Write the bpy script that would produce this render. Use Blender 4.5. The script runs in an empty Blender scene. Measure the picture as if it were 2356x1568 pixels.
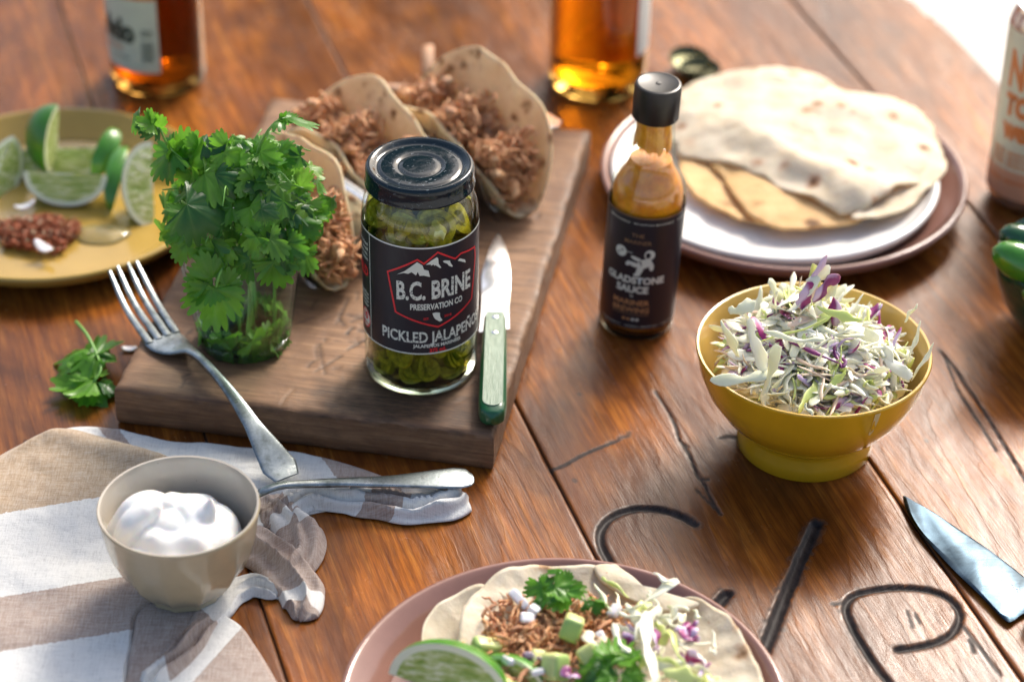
import bpy, bmesh, math, random
import numpy as np
from mathutils import Vector, Matrix, noise as mnoise
random.seed(7); rng = np.random.default_rng(7)
R_ = math.radians
sc = bpy.context.scene
COL = sc.collection
CM = 0.01                      # everything below is written in centimetres

# ------------------------------------------------------------------ camera
PITCH, ROLL, HC, FPX = 35.0, 1.1, 90.0, 5563.0
camd = bpy.data.cameras.new('camera'); cam = bpy.data.objects.new('camera', camd); COL.objects.link(cam)
sc.camera = cam
camd.sensor_width = 36; camd.lens = 85.0; camd.clip_start = 0.05; camd.clip_end = 400
cam.rotation_mode = 'QUATERNION'
_cm = Matrix.Rotation(R_(90 - PITCH), 3, 'X') @ Matrix.Rotation(R_(ROLL), 3, 'Z')
cam.rotation_quaternion = _cm.to_quaternion()
CAMP = Vector((0, -HC / math.tan(R_(PITCH)), HC))
cam.location = CAMP * CM
camd.dof.use_dof = True; camd.dof.focus_distance = 1.405; camd.dof.aperture_fstop = 4.0

# ------------------------------------------------------------------ sky, sun, exposure
SUN_EL, SUN_AZ = 39.0, 27.0    # azimuth measured from +Y towards +X
w = bpy.data.worlds.new('World'); sc.world = w; w.use_nodes = True
wn = w.node_tree; bg = wn.nodes['Background']
sky = wn.nodes.new('ShaderNodeTexSky'); sky.sky_type = 'NISHITA'; sky.sun_disc = False
sky.sun_elevation = R_(SUN_EL); sky.sun_rotation = R_(SUN_AZ); sky.air_density = 1.0; sky.dust_density = 5.0; sky.ozone_density = 1.0
wn.links.new(sky.outputs[0], bg.inputs[0]); bg.inputs[1].default_value = 0.14
sd = bpy.data.lights.new('sun', 'SUN'); sd.energy = 2.5; sd.angle = R_(16); sd.color = (1.0, 0.94, 0.86)
so = bpy.data.objects.new('sun', sd); COL.objects.link(so)
_d = Vector((math.sin(R_(SUN_AZ)) * math.cos(R_(SUN_EL)), math.cos(R_(SUN_AZ)) * math.cos(R_(SUN_EL)), math.sin(R_(SUN_EL))))
so.rotation_euler = _d.to_track_quat('Z', 'Y').to_euler(); so.location = _d * 5
sc.view_settings.view_transform = 'Standard'; sc.view_settings.look = 'None'; sc.view_settings.gamma = 1
sc.view_settings.exposure = 0.75
sc.cycles.transparent_max_bounces = 16; sc.cycles.max_bounces = 14; sc.cycles.transmission_bounces = 14
sc.cycles.use_denoising = True; sc.cycles.sample_clamp_indirect = 4.0

# ------------------------------------------------------------------ helpers
def ray(px, py):
    return _cm @ Vector(((px - 1178) / FPX, -(py - 784) / FPX, -1))
def un(px, py, z=0.0):         # photograph position (2356 wide) -> place at height z, in cm
    d = ray(px, py); t = (z - CAMP.z) / d.z
    return np.array(CAMP + d * t)
def uny(px, py, y):            # same, on the upright plane at y
    d = ray(px, py); t = (y - CAMP.y) / d.y
    return np.array(CAMP + d * t)

def link(o, parent=None):
    COL.objects.link(o)
    if parent is not None: o.parent = parent
    return o
def thing(name, label, cat, loc=(0, 0, 0), rz=0.0, group=None):
    o = bpy.data.objects.new(name, None); o.empty_display_size = 0.02
    COL.objects.link(o); o.location = (loc[0] * CM, loc[1] * CM, loc[2] * CM); o.rotation_euler = (0, 0, rz)
    o['label'] = label; o['category'] = cat
    if group: o['group'] = group
    return o
def tag(o, label, cat, group=None):
    o['label'] = label; o['category'] = cat
    if group: o['group'] = group
    return o
class MB:
    def __init__(s): s.v = []; s.f = []; s.m = []; s.n = 0
    def add(s, vf, mi=0, M=None):
        v, f = vf; v = np.asarray(v, float)
        if M is not None: v = v @ np.array(M)[:3, :3].T + np.array(M)[:3, 3]
        s.v.append(v); s.f += [tuple(i + s.n for i in q) for q in f]
        s.m += (list(mi) if hasattr(mi, '__len__') else [mi] * len(f)); s.n += len(v)
        return s
    def mesh(s, name, mats, sharp=None, attrs=None):
        me = bpy.data.meshes.new(name)
        V = np.concatenate(s.v) * CM
        me.from_pydata([tuple(p) for p in V.tolist()], [], s.f)
        for mt in (mats if isinstance(mats, (list, tuple)) else [mats]): me.materials.append(mt)
        me.polygons.foreach_set('material_index', s.m)
        me.polygons.foreach_set('use_smooth', [True] * len(s.f))
        if sharp: me.set_sharp_from_angle(angle=R_(sharp))
        for k, a in (attrs or {}).items():
            at = me.attributes.new(k, 'FLOAT', 'POINT'); at.data.foreach_set('value', np.asarray(a, np.float32))
        me.update()
        return me
    def obj(s, name, mats, parent=None, sharp=None, attrs=None, recalc=False):
        me = s.mesh(name, mats, sharp, attrs)
        if recalc:
            bm = bmesh.new(); bm.from_mesh(me); bmesh.ops.recalc_face_normals(bm, faces=bm.faces); bm.to_mesh(me); bm.free()
        return link(bpy.data.objects.new(name, me), parent)
def part(name, vf, mat, parent=None, sharp=None, **k):
    return MB().add(vf).obj(name, mat, parent, sharp, **k)
def inst(name, me, parent, M=None):
    o = bpy.data.objects.new(name, me); COL.objects.link(o)
    if parent is not None: o.parent = parent
    if M is not None:
        M = Matrix(M); M.translation = M.translation * CM; o.matrix_local = M
    return o
def lathe(prof, n=64, wob=None):
    prof = np.array(prof, float); k = len(prof); a = np.arange(n) / n * 2 * math.pi
    V = []; F = []
    for r, z in prof:
        V.append(np.stack([r * np.cos(a), r * np.sin(a), np.full(n, z)], 1))
    V = np.concatenate(V)
    for i in range(k - 1):
        for j in range(n):
            F.append((i * n + j, i * n + (j + 1) % n, (i + 1) * n + (j + 1) % n, (i + 1) * n + j))
    if prof[0][0] < 1e-3: pass
    return V, F
def spl(pts, n):               # catmull-rom through points, n samples
    P = np.array(pts, float); k = len(P)
    P2 = np.vstack([2 * P[0] - P[1], P, 2 * P[-1] - P[-2]])
    out = []
    for t in np.linspace(0, k - 1 - 1e-9, n):
        i = int(t); u = t - i; a, b, c, d = P2[i:i + 4]
        out.append(0.5 * (2 * b + (c - a) * u + (2 * a - 5 * b + 4 * c - d) * u * u + (3 * b - a - 3 * c + d) * u ** 3))
    return np.array(out)
def cspl(pts, n):              # closed
    P = np.array(pts, float); k = len(P); out = []
    for t in np.arange(n) / n * k:
        i = int(t); u = t - i; a, b, c, d = P[(i - 1) % k], P[i % k], P[(i + 1) % k], P[(i + 2) % k]
        out.append(0.5 * (2 * b + (c - a) * u + (2 * a - 5 * b + 4 * c - d) * u * u + (3 * b - a - 3 * c + d) * u ** 3))
    return np.array(out)
def sweep(P, W, T=None, n=8, up=(0, 0, 1), pw=1.0, twist=None, caps=True):
    P = np.array(P, float); k = len(P)
    W = np.full(k, W) if np.isscalar(W) else np.array(W, float)
    T = W if T is None else (np.full(k, T) if np.isscalar(T) else np.array(T, float))
    tg = np.gradient(P, axis=0); tg /= np.linalg.norm(tg, axis=1)[:, None] + 1e-9
    up = np.array(up, float)
    sd_ = np.cross(tg, up); sl = np.linalg.norm(sd_, axis=1)
    sd_[sl < 1e-3] = (1, 0, 0); sd_ /= np.linalg.norm(sd_, axis=1)[:, None]
    nr = np.cross(sd_, tg)
    if twist is not None:
        c, s_ = np.cos(twist)[:, None], np.sin(twist)[:, None]; sd_, nr = sd_ * c + nr * s_, nr * c - sd_ * s_
    a = np.arange(n) / n * 2 * math.pi + (math.pi / n if n == 4 else 0)
    ca = np.sign(np.cos(a)) * np.abs(np.cos(a)) ** pw; sa = np.sign(np.sin(a)) * np.abs(np.sin(a)) ** pw
    V = P[:, None] + sd_[:, None] * (W[:, None] * ca)[:, :, None] + nr[:, None] * (T[:, None] * sa)[:, :, None]
    V = V.reshape(-1, 3); F = []
    for i in range(k - 1):
        for j in range(n):
            F.append((i * n + j, i * n + (j + 1) % n, (i + 1) * n + (j + 1) % n, (i + 1) * n + j))
    if caps: F.append(tuple(range(n))[::-1]); F.append(tuple((k - 1) * n + j for j in range(n)))
    return V, F
def nz(x, y, z=0.0): return mnoise.noise(Vector((x, y, z)))
def disk_sheet(outline, cen, zf, rings=14, th=0.2, pw=1.0):
    """closed sheet inside an outline (N,2): top from zf(x,y,rho,theta), bottom th below"""
    N = len(outline); V = []
    for rr in range(rings + 1):
        rho = (rr / rings) ** pw
        for j in range(N):
            x, y = cen[0] + (outline[j][0] - cen[0]) * rho, cen[1] + (outline[j][1] - cen[1]) * rho
            V.append((x, y, zf(x, y, rho, j / N * 2 * math.pi)))
    top = np.array(V); bot = top.copy(); bot[:, 2] -= th
    # slightly rounded rim
    bot[-N:, 0:2] = cen[:2] + (bot[-N:, 0:2] - cen[:2]) * 0.995
    V = np.concatenate([top, bot]); o = len(top); F = []
    for r in range(rings):
        for j in range(N):
            a, b, c, d = r * N + j, r * N + (j + 1) % N, (r + 1) * N + (j + 1) % N, (r + 1) * N + j
            F.append((a, d, c, b)); F.append((o + a, o + b, o + c, o + d))
    for j in range(N):
        a, b = rings * N + j, rings * N + (j + 1) % N
        F.append((a, o + a, o + b, b))
    return V, F
def grid_sheet(G, th):
    """G (m,n,3) top surface; closed with thickness th along -normal"""
    m, n = G.shape[:2]
    du = np.gradient(G, axis=0); dv = np.gradient(G, axis=1); N = np.cross(du, dv); N /= np.linalg.norm(N, axis=2)[:, :, None] + 1e-9
    B = G - N * th; V = np.concatenate([G.reshape(-1, 3), B.reshape(-1, 3)]); o = m * n; F = []
    for i in range(m - 1):
        for j in range(n - 1):
            a, b, c, d = i * n + j, (i + 1) * n + j, (i + 1) * n + j + 1, i * n + j + 1
            F.append((a, b, c, d)); F.append((o + d, o + c, o + b, o + a))
    for i in range(m - 1):
        a, b = i * n, (i + 1) * n; F.append((a, o + a, o + b, b))
        a, b = i * n + n - 1, (i + 1) * n + n - 1; F.append((b, o + b, o + a, a))
    for j in range(n - 1):
        a, b = j, j + 1; F.append((b, o + b, o + a, a))
        a, b = (m - 1) * n + j, (m - 1) * n + j + 1; F.append((a, o + a, o + b, b))
    return V, F
def frame(pos, xdir, zdir):     # matrix with local +X along xdir, +Z near zdir
    x = Vector(xdir).normalized(); z = Vector(zdir); y = z.cross(x)
    if y.length < 1e-4: y = Vector((0, 1, 0.1)).cross(x)
    y.normalize(); z = x.cross(y)
    M = Matrix((x, y, z)).transposed().to_4x4(); M.translation = Vector(pos); return M
def smooth(e0, e1, x):
    t = np.clip((x - e0) / (e1 - e0), 0, 1); return t * t * (3 - 2 * t)

# ------------------------------------------------------------------ materials
class NT:
    def __init__(s, name):
        s.m = bpy.data.materials.new(name); s.m.use_nodes = True; s.t = s.m.node_tree
        s.p = s.t.nodes['Principled BSDF']; s.out = s.t.nodes['Material Output']
    def n(s, typ, _o=None, **kw):
        nd = s.t.nodes.new('ShaderNode' + typ)
        for k, v in kw.items():
            if k.startswith('_'): setattr(nd, k[1:], v); continue
            key = int(k[1:]) if k[0] == 'i' and k[1:].isdigit() else k.replace('_', ' ')
            s.set(nd.inputs[key], v)
        return nd
    def set(s, inp, v):
        if isinstance(v, bpy.types.NodeSocket): s.t.links.new(v, inp)
        elif isinstance(v, bpy.types.Node): s.t.links.new(v.outputs[0], inp)
        elif isinstance(v, (tuple, list)) and len(v) == 3 and inp.type == 'RGBA': inp.default_value = (*v, 1)
        else: inp.default_value = v
    def P(s, **kw):
        for k, v in kw.items(): s.set(s.p.inputs[k.replace('_', ' ')], v)
        return s
    def coord(s, sx=1, sy=1, sz=1, rnd=0.0, kind='Object', rot=(0, 0, 0)):   # in 1/cm
        tc = s.n('TexCoord'); src = tc.outputs[kind]
        if rnd:
            oi = s.n('ObjectInfo'); ad = s.n('VectorMath', _operation='MULTIPLY', i0=oi.outputs['Random'], i1=(rnd, rnd * 1.7, rnd * .6))
            src = s.n('VectorMath', _operation='ADD', i0=src, i1=ad.outputs[0]).outputs[0]
        mp = s.n('Mapping', Vector=src, Scale=(sx * 100, sy * 100, sz * 100), Rotation=rot)
        return mp.outputs[0]
    def noise(s, vec, scale=1, detail=4, rough=.55, dist=0):
        return s.n('TexNoise', Vector=vec, Scale=scale, Detail=detail, Roughness=rough, Distortion=dist).outputs['Fac']
    def ramp(s, fac, stops, interp='LINEAR'):
        nd = s.n('ValToRGB', Fac=fac); cr = nd.color_ramp; cr.interpolation = interp
        while len(cr.elements) < len(stops): cr.elements.new(.5)
        for e, (p, c) in zip(cr.elements, stops):
            e.position = p; e.color = (*c, 1) if hasattr(c, '__len__') else (c, c, c, 1)
        return nd.outputs[0]
    def mix(s, fac, a, b, mode='MIX'):
        nd = s.n('MixRGB', _blend_type=mode, Fac=fac); s.set(nd.inputs[1], a); s.set(nd.inputs[2], b); return nd.outputs[0]
    def math(s, op, a, b=0.0, c=0.0):
        nd = s.n('Math', _operation=op, i0=a, i1=b, i2=c); return nd.outputs[0]
    def bump(s, h, dist=0.0005, strength=1.0, prev=None):
        nd = s.n('Bump', Height=h, Distance=dist, Strength=strength)
        if prev is not None: s.set(nd.inputs['Normal'], prev)
        return nd.outputs[0]
def simple(name, col, rough=.5, metal=0, bump=0, bs=3, var=0.0, vs=1.0, spec=.5, coat=0, sss=0, rnd=0, emi=None, **kw):
    m = NT(name); m.P(Roughness=rough, Metallic=metal, Specular_IOR_Level=spec)
    v = m.coord(rnd=rnd)
    nf = m.noise(v, vs, 5)
    c = m.ramp(nf, [(.3, tuple(np.array(col) * (1 - var))), (.7, tuple(np.clip(np.array(col) * (1 + var), 0, 1)))]) if var else tuple(col)
    m.P(Base_Color=c)
    if bump: m.P(Normal=m.bump(m.noise(v, bs, 4), bump * CM))
    if coat: m.P(Coat_Weight=coat, Coat_Roughness=.05)
    if sss: m.P(Subsurface_Weight=sss, Subsurface_Radius=(1, .6, .3), Subsurface_Scale=.004)
    if kw: m.P(**kw)
    return m.m
def glass(name, col=(1, 1, 1), ior=1.5, rough=0.0, **kw):
    return NT(name).P(Base_Color=tuple(col), Transmission_Weight=1.0, IOR=ior, Roughness=rough, **kw).m

def thin_glass(name, col=(1, 1, 1), edge=(.6, .75, .68), ior=1.5, rough=.02):
    """thin clear wall: passes light straight on, mirrors by Fresnel, denser tint at grazing view"""
    m = NT(name); m.t.nodes.remove(m.p)
    lw = m.n('LayerWeight', Blend=.5); tint = m.mix(m.ramp(lw.outputs['Facing'], [(.72, 0.0), (1.0, 1.0)]), col, edge)
    tr = m.n('BsdfTransparent', Color=tint); gl = m.n('BsdfGlossy', Roughness=rough); fr = m.n('ValToRGB', Fac=lw.outputs['Facing']); cr = fr.color_ramp; f0 = ((ior - 1) / (ior + 1)) ** 2; cr.elements[0].color = (f0, f0, f0, 1); cr.elements[1].color = (.85, .85, .85, 1); e_ = cr.elements.new(.7); e_.color = (f0 * 2, f0 * 2, f0 * 2, 1); e_ = cr.elements.new(.88); e_.color = (f0 * 3 + .22, f0 * 3 + .22, f0 * 3 + .22, 1)
    mx = m.n('MixShader', i0=fr.outputs[0]); m.t.links.new(tr.outputs[0], mx.inputs[1]); m.t.links.new(gl.outputs[0], mx.inputs[2]); m.t.links.new(mx.outputs[0], m.out.inputs[0])
    return m.m
# ================================================================== ground
def mat_ground():
    m = NT('patio'); v = m.coord(.05, .05, .05)
    m.P(Base_Color=m.ramp(m.noise(v, 1, 6), [(.3, (.62, .58, .52)), (.7, (.75, .72, .66))]), Roughness=.85,
        Normal=m.bump(m.noise(m.coord(2, 2, 2), 1, 4), .001)); return m.m
g = part('ground', ([(-9000, -9000, -75), (9000, -9000, -75), (9000, 9000, -75), (-9000, 9000, -75)], [(0, 1, 2, 3)]), mat_ground())
g['kind'] = 'structure'

# ================================================================== table of stained planks
PH = R_(17.8); PD = np.array([-math.sin(PH), math.cos(PH)]); PN = np.array([math.cos(PH), math.sin(PH)])
TC = np.array([-54.2, 10.1]); TR = 95.0
def to_uv(p): p = np.asarray(p)[..., :2]; return np.stack([p @ PN, p @ PD], -1)
table = thing('wooden_table', 'large round dining table of brown stained planks with burnt carved letters', 'table', (0, 0, -75), PH)
# in the table's own frame x is across the planks (u), y along them (v); top at z = 75
def mat_table():
    m = NT('stained_pine')
    oi = m.n('ObjectInfo'); tc = m.n('TexCoord')
    off = m.n('VectorMath', _operation='MULTIPLY', i0=oi.outputs['Random'], i1=(3.1, 7.7, 0))
    base = m.n('VectorMath', _operation='ADD', i0=tc.outputs['Object'], i1=off.outputs[0]).outputs[0]
    def sc_(x, y): return m.n('Mapping', Vector=base, Scale=(x * 100, y * 100, 1)).outputs[0]
    big = m.noise(sc_(.10, .022), 1, 3, .5)
    # growth rings: distorted bands across the plank
    sx = m.n('SeparateXYZ', Vector=base)
    ux = m.math('MULTIPLY', sx.outputs[0], 100 * .55)
    ph = m.math('ADD', ux, m.math('MULTIPLY', big, 11.0))
    ph = m.math('ADD', ph, m.math('MULTIPLY', m.noise(sc_(.5, .09), 1, 4, .6), 1.4))
    fr = m.math('FRACT', ph)
    ring = m.ramp(fr, [(0, 0.0), (.55, .35), (.86, 1.0), (.97, .75), (1, 0.0)])
    fine = m.noise(sc_(9, .35), 1, 5, .65)
    mid = m.noise(sc_(2.2, .12), 1, 4, .6)
    blot = m.noise(sc_(.16, .09), 1, 5, .6, .6)
    col = m.ramp(mid, [(.25, (.15, .038, .006)), (.55, (.36, .115, .015)), (.8, (.54, .215, .038))])
    col = m.mix(m.math('MULTIPLY', ring, .45), col, (.085, .024, .007))
    col = m.mix(m.ramp(fine, [(.35, .6), (.6, 0.0)]), col, (.08, .026, .008))
    col = m.mix(m.ramp(blot, [(.36, .7), (.60, 0.0)]), col, (.075, .022, .006))
    tone = m.noise(sc_(.07, .035), 1, 4, .6, .8)
    col = m.mix(1.0, col, m.ramp(tone, [(.32, (.50, .44, .40)), (.5, (.95, .95, .95)), (.68, (1.35, 1.28, 1.15))]), 'MULTIPLY')
    # small worm holes and dents
    vo = m.n('TexVoronoi', Vector=sc_(.30, .22), Scale=1.0, Randomness=1.0)
    spot = m.ramp(vo.outputs['Distance'], [(.035, 1.0), (.07, 0.0)])
    col = m.mix(m.math('MULTIPLY', spot, .8), col, (.03, .014, .008))
    burn = m.n('Attribute', _attribute_name='burn').outputs['Fac']
    col = m.mix(burn, col, m.ramp(m.noise(sc_(3, 1.2), 1, 5, .7), [(.35, (.008, .008, .009)), (.7, (.045, .038, .036))]))
    grv = m.n('Attribute', _attribute_name='raw').outputs['Fac']
    col = m.mix(grv, col, (.30, .16, .08))
    h = m.math('ADD', m.math('MULTIPLY', fine, .5), m.math('MULTIPLY', ring, -.25))
    nrm = m.bump(h, .00035, .8)
    nrm = m.bump(m.noise(sc_(.35, .12), 1, 3), .0015, .8, nrm)
    nrm = m.bump(m.noise(sc_(22, 18), 1, 2), .00005, .8, nrm)
    burnr = burn
    rg = m.ramp(m.noise(sc_(.5, .3), 1, 5), [(.3, .17), (.7, .30)])
    m.P(Base_Color=col, Roughness=m.math('ADD', rg, m.math('MULTIPLY', burn, .28)), Normal=nrm, Specular_IOR_Level=m.math('SUBTRACT', .29, m.math('MULTIPLY', burn, .16)))
    return m.m
M_TABLE = mat_table()
def zl(x, y, ox, oy, s): return (ox + x / s) * .9424, (oy + y / s) * .9424     # zoomed view -> 2356-wide photo position
z6 = lambda x, y: zl(x, y, 800, 1200, 2.142)
z7 = lambda x, y: zl(x, y, 1600, 600, 1.473)
def stroke(pts, n=70): return spl([to_uv(un(*p)) for p in pts], n)
C_ST = stroke([z6(*p) for p in [(1920, 168), (1860, 132), (1760, 97), (1640, 86), (1540, 106), (1462, 150), (1426, 212), (1430, 275), (1458, 335), (1500, 400), (1580, 480), (1700, 560)]], 90)
Y1 = stroke([z7(*p) for p in [(578, 1000), (520, 1130), (450, 1300), (375, 1500), (330, 1620)]], 60)
Y2 = stroke([z7(*p) for p in [(258, 1252), (235, 1275), (190, 1330), (120, 1420)]], 30)
P_ST = stroke([z7(*p) for p in [(868, 1450), (940, 1441), (1010, 1424), (1066, 1392), (1094, 1338), (1078, 1290), (1030, 1252), (950, 1232), (860, 1228), (765, 1240), (705, 1262), (684, 1305), (705, 1365), (755, 1455), (830, 1560), (900, 1640)]], 130)
STROKES = [(C_ST, .30, .2), (Y1, .42, .28), (Y2, .40, .26), (P_ST, .26, .2)]   # path, half width, depth
CR = [(stroke([z7(*p) for p in [(0, 525), (30, 570), (60, 620), (78, 668), (88, 700), (114, 722)]], 40), .045, .25),
      (stroke([z7(*p) for p in [(95, 712), (118, 745), (133, 780), (150, 822), (178, 862), (200, 905), (236, 965)]], 40), .04, .22),
      (stroke([(1268, 1082), (1300, 1070), (1345, 1045), (1400, 1022), (1450, 998)], 40), .07, .06),
      (stroke([z7(*p) for p in [(1020, 372), (1070, 430), (1110, 490), (1170, 575), (1240, 690), (1326, 835), (1420, 1000)]], 60), .05, .22),
      (stroke([z7(*p) for p in [(1040, 395), (1060, 450), (1090, 520), (1140, 600), (1180, 660), (1225, 735)]], 50), .03, .12),
      (stroke([z7(*p) for p in [(235, 690), (262, 686), (290, 690)]], 20), .09, .12),
      (stroke([z7(*p) for p in [(168, 838), (190, 840)]], 8), .05, .1),
      (stroke([z7(*p) for p in [(905, 1310), (925, 1370)]], 8), .025, .06),
      (stroke([z7(*p) for p in [(935, 1320), (950, 1355)]], 8), .025, .06),
      (stroke([z7(*p) for p in [(1130, 1415), (1145, 1460)]], 8), .05, .1),
      (stroke([z7(*p) for p in [(1110, 1370), (1180, 1462), (1240, 1540)]], 20), .04, .15),
      (stroke([z7(*p) for p in [(640, 1288), (670, 1285)]], 8), .09, .1),
      (stroke([z6(*p) for p in [(1930, -10), (2000, 60), (2050, 110)]], 8), .02, .08)]
def dist_to(path, U, V):
    best = np.full(U.shape, 1e9)
    a = path[:-1]; b = path[1:]
    mn = path.min(0) - 2.5; mx = path.max(0) + 2.5
    msk = (U > mn[0]) & (U < mx[0]) & (V > mn[1]) & (V < mx[1])
    if not msk.any(): return best
    u = U[msk]; v = V[msk]; bb = np.full(u.shape, 1e9)
    for p, q in zip(a, b):
        d = q - p; L = d @ d + 1e-9; t = np.clip(((u - p[0]) * d[0] + (v - p[1]) * d[1]) / L, 0, 1)
        bb = np.minimum(bb, np.hypot(u - p[0] - t * d[0], v - p[1] - t * d[1]))
    best[msk] = bb; return best
tcu = to_uv(TC)
GAPS = [-143.4, -119, -99.6, -80, -60.4, -40.8, -21.1, -1.75, 17.2, 36.2, 46.4]
def noise_grid(U, V, s, seed=0):
    f = np.frompyfunc(lambda a, b: nz(a * s, b * s, seed), 2, 1); return f(U, V).astype(float)
for gi in range(len(GAPS) - 1):
    u0, u1 = GAPS[gi], GAPS[gi + 1]
    finep = gi in (7, 8); vis = gi >= 5
    du = .125 if finep else (.3 if vis else 2.5)
    us = np.concatenate([[u0 + .02, u0 + .06, u0 + .11, u0 + .2], np.linspace(u0 + .35, u1 - .35, max(3, int((u1 - u0) / du))), [u1 - .2, u1 - .11, u1 - .06, u1 - .02]])
    if finep: vs = np.concatenate([np.arange(-100, -46, 6), np.arange(-46, -12, .13), np.arange(-12, 8, .3), np.arange(8, 70, 1.0), np.arange(70, 120, 5)])
    elif gi == 9: vs = np.arange(-100, 120, .8)
    elif vis: vs = np.concatenate([np.arange(-100, -40, 6), np.arange(-40, 70, .6), np.arange(70, 120, 5)])
    else: vs = np.arange(-100, 120, 4.)
    U, V = np.meshgrid(us, vs, indexing='ij')
    half = np.sqrt(np.maximum(TR ** 2 - (U - tcu[0]) ** 2, 0))
    lo, hi = tcu[1] - half, tcu[1] + half
    V = np.clip(V, lo, hi)
    er = np.minimum(V - lo, hi - V)
    eg = np.minimum(U - u0, u1 - U) + (noise_grid(U, V, .35, gi) * .03 if vis else 0)
    Z = np.zeros_like(U)
    Z -= .14 * (1 - smooth(0, .16, eg)) + .3 * (1 - smooth(0, .5, er)) 
    burn = np.zeros_like(U) + .75 * (1 - smooth(.03, .13, eg)); raw = np.zeros_like(U)
    if vis: Z += noise_grid(U, V, .12, gi + 5) * .05
    if finep or gi == 6:
        n1 = noise_grid(U, V, .9, 3); n2 = noise_grid(U, V, 2.6, 9)
        for path, hw, dp in STROKES:
            d = dist_to(path, U, V); hw2 = hw * (1 + .12 * n1 + .10 * n2)
            inn = 1 - smooth(hw2 * .25, hw2 * 1.05, d)
            Z -= dp * inn
            burn = np.maximum(burn, .97 * (1 - smooth(hw2 * .85, hw2 * 1.18, d)))
            burn = np.maximum(burn, (.5 + .7 * n2) * (1 - smooth(hw2 * 1.0, hw2 * 1.8 + .1, d)))
            rim_ = np.exp(-((d - hw2 * 1.12) / .045) ** 2) * (n1 > .05)
            raw = np.maximum(raw, .12 * rim_)
        for path, hw, dp in CR:
            d = dist_to(path, U, V); hw2 = (hw + .035) * (1 + .45 * n2)
            Z -= .3 * dp * (1 - smooth(hw2 * .3, hw2 * 1.2 + .02, d)); burn = np.maximum(burn, .95 * (1 - smooth(hw2 * .9, hw2 * 1.7 + .05, d)))
    m_, n_ = U.shape
    Vt = np.stack([U, V, Z + 75], -1).reshape(-1, 3)
    F = []; 
    A = V.reshape(m_, n_)
    for i in range(m_ - 1):
        for j in range(n_ - 1):
            if A[i, j + 1] - A[i, j] < 1e-6 and A[i + 1, j + 1] - A[i + 1, j] < 1e-6: continue
            F.append((i * n_ + j, (i + 1) * n_ + j, (i + 1) * n_ + j + 1, i * n_ + j + 1))
    # skirt: sides and underside
    base = len(Vt); ring = [(i, 0) for i in range(m_)] + [(m_ - 1, j) for j in range(1, n_)] + [(i, n_ - 1) for i in range(m_ - 2, -1, -1)] + [(0, j) for j in range(n_ - 2, 0, -1)]
    low = np.array([[U[i, j], V[i, j], 71.5] for i, j in ring]); k = len(ring)
    Vt = np.concatenate([Vt, low]); burn = np.concatenate([np.clip(burn, 0, 1).ravel(), np.zeros(k)]); raw = np.concatenate([raw.ravel(), np.zeros(k)])
    for q in range(k):
        a = ring[q][0] * n_ + ring[q][1]; b = ring[(q + 1) % k][0] * n_ + ring[(q + 1) % k][1]
        F.append((b, a, base + q, base + (q + 1) % k))
    MB().add((Vt, F)).obj('plank', M_TABLE, table, 50, {'burn': burn, 'raw': raw})
M_DKWOOD = simple('dark_wood', (.06, .03, .018), .5, var=.3)
ub = MB()
ub.add(lathe([(0, 70.5), (88, 70.5), (88, 71.2), (0, 71.2)], 64))
ub.add(lathe([(0, 0), (34, 0), (34, 4), (12, 8), (9, 30), (9, 60), (20, 70.5), (0, 70.5)], 32))
o = ub.obj('pedestal', M_DKWOOD, table, 40); o.location = (tcu[0] * CM, tcu[1] * CM, 0)
# ================================================================== cutting board
BZ = 2.7; BA = R_(-9.8); BC = np.array([-9.45, 6.6]); BW, BD = 23.6, 37.0
def mat_board():
    m = NT('worn_beech'); v = m.coord(1, 1, 1); vx = m.coord(.35, 6, 6); vy = m.coord(.14, 2.2, 2.2)
    fine = m.noise(vx, 1, 5, .6); mid = m.noise(vy, 1, 4, .6); blot = m.noise(v, .22, 5, .6, .5); sm = m.noise(v, 1.3, 4, .6)
    col = m.ramp(mid, [(.25, (.17, .082, .036)), (.6, (.34, .19, .098)), (.85, (.48, .30, .165))])
    col = m.mix(m.ramp(fine, [(.35, .55), (.62, 0.0)]), col, (.10, .05, .03))
    col = m.mix(m.ramp(blot, [(.38, .6), (.58, 0.0)]), col, (.115, .055, .03))
    col = m.mix(m.ramp(sm, [(.28, .4), (.42, 0.0)]), col, (.09, .045, .028))
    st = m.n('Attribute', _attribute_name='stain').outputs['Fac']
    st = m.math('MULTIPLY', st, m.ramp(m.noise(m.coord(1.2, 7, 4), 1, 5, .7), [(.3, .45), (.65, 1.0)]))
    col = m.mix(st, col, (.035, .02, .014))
    m.P(Base_Color=col, Roughness=m.ramp(sm, [(.3, .5), (.7, .68)]), Specular_IOR_Level=.35,
        Normal=m.bump(fine, .0003, .8, m.bump(blot, .002, .5)))
    return m.m
board = thing('cutting_board', 'thick worn wooden cutting board carrying the jar, glass and tacos', 'cutting board', (BC[0], BC[1], 0), BA)
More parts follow.
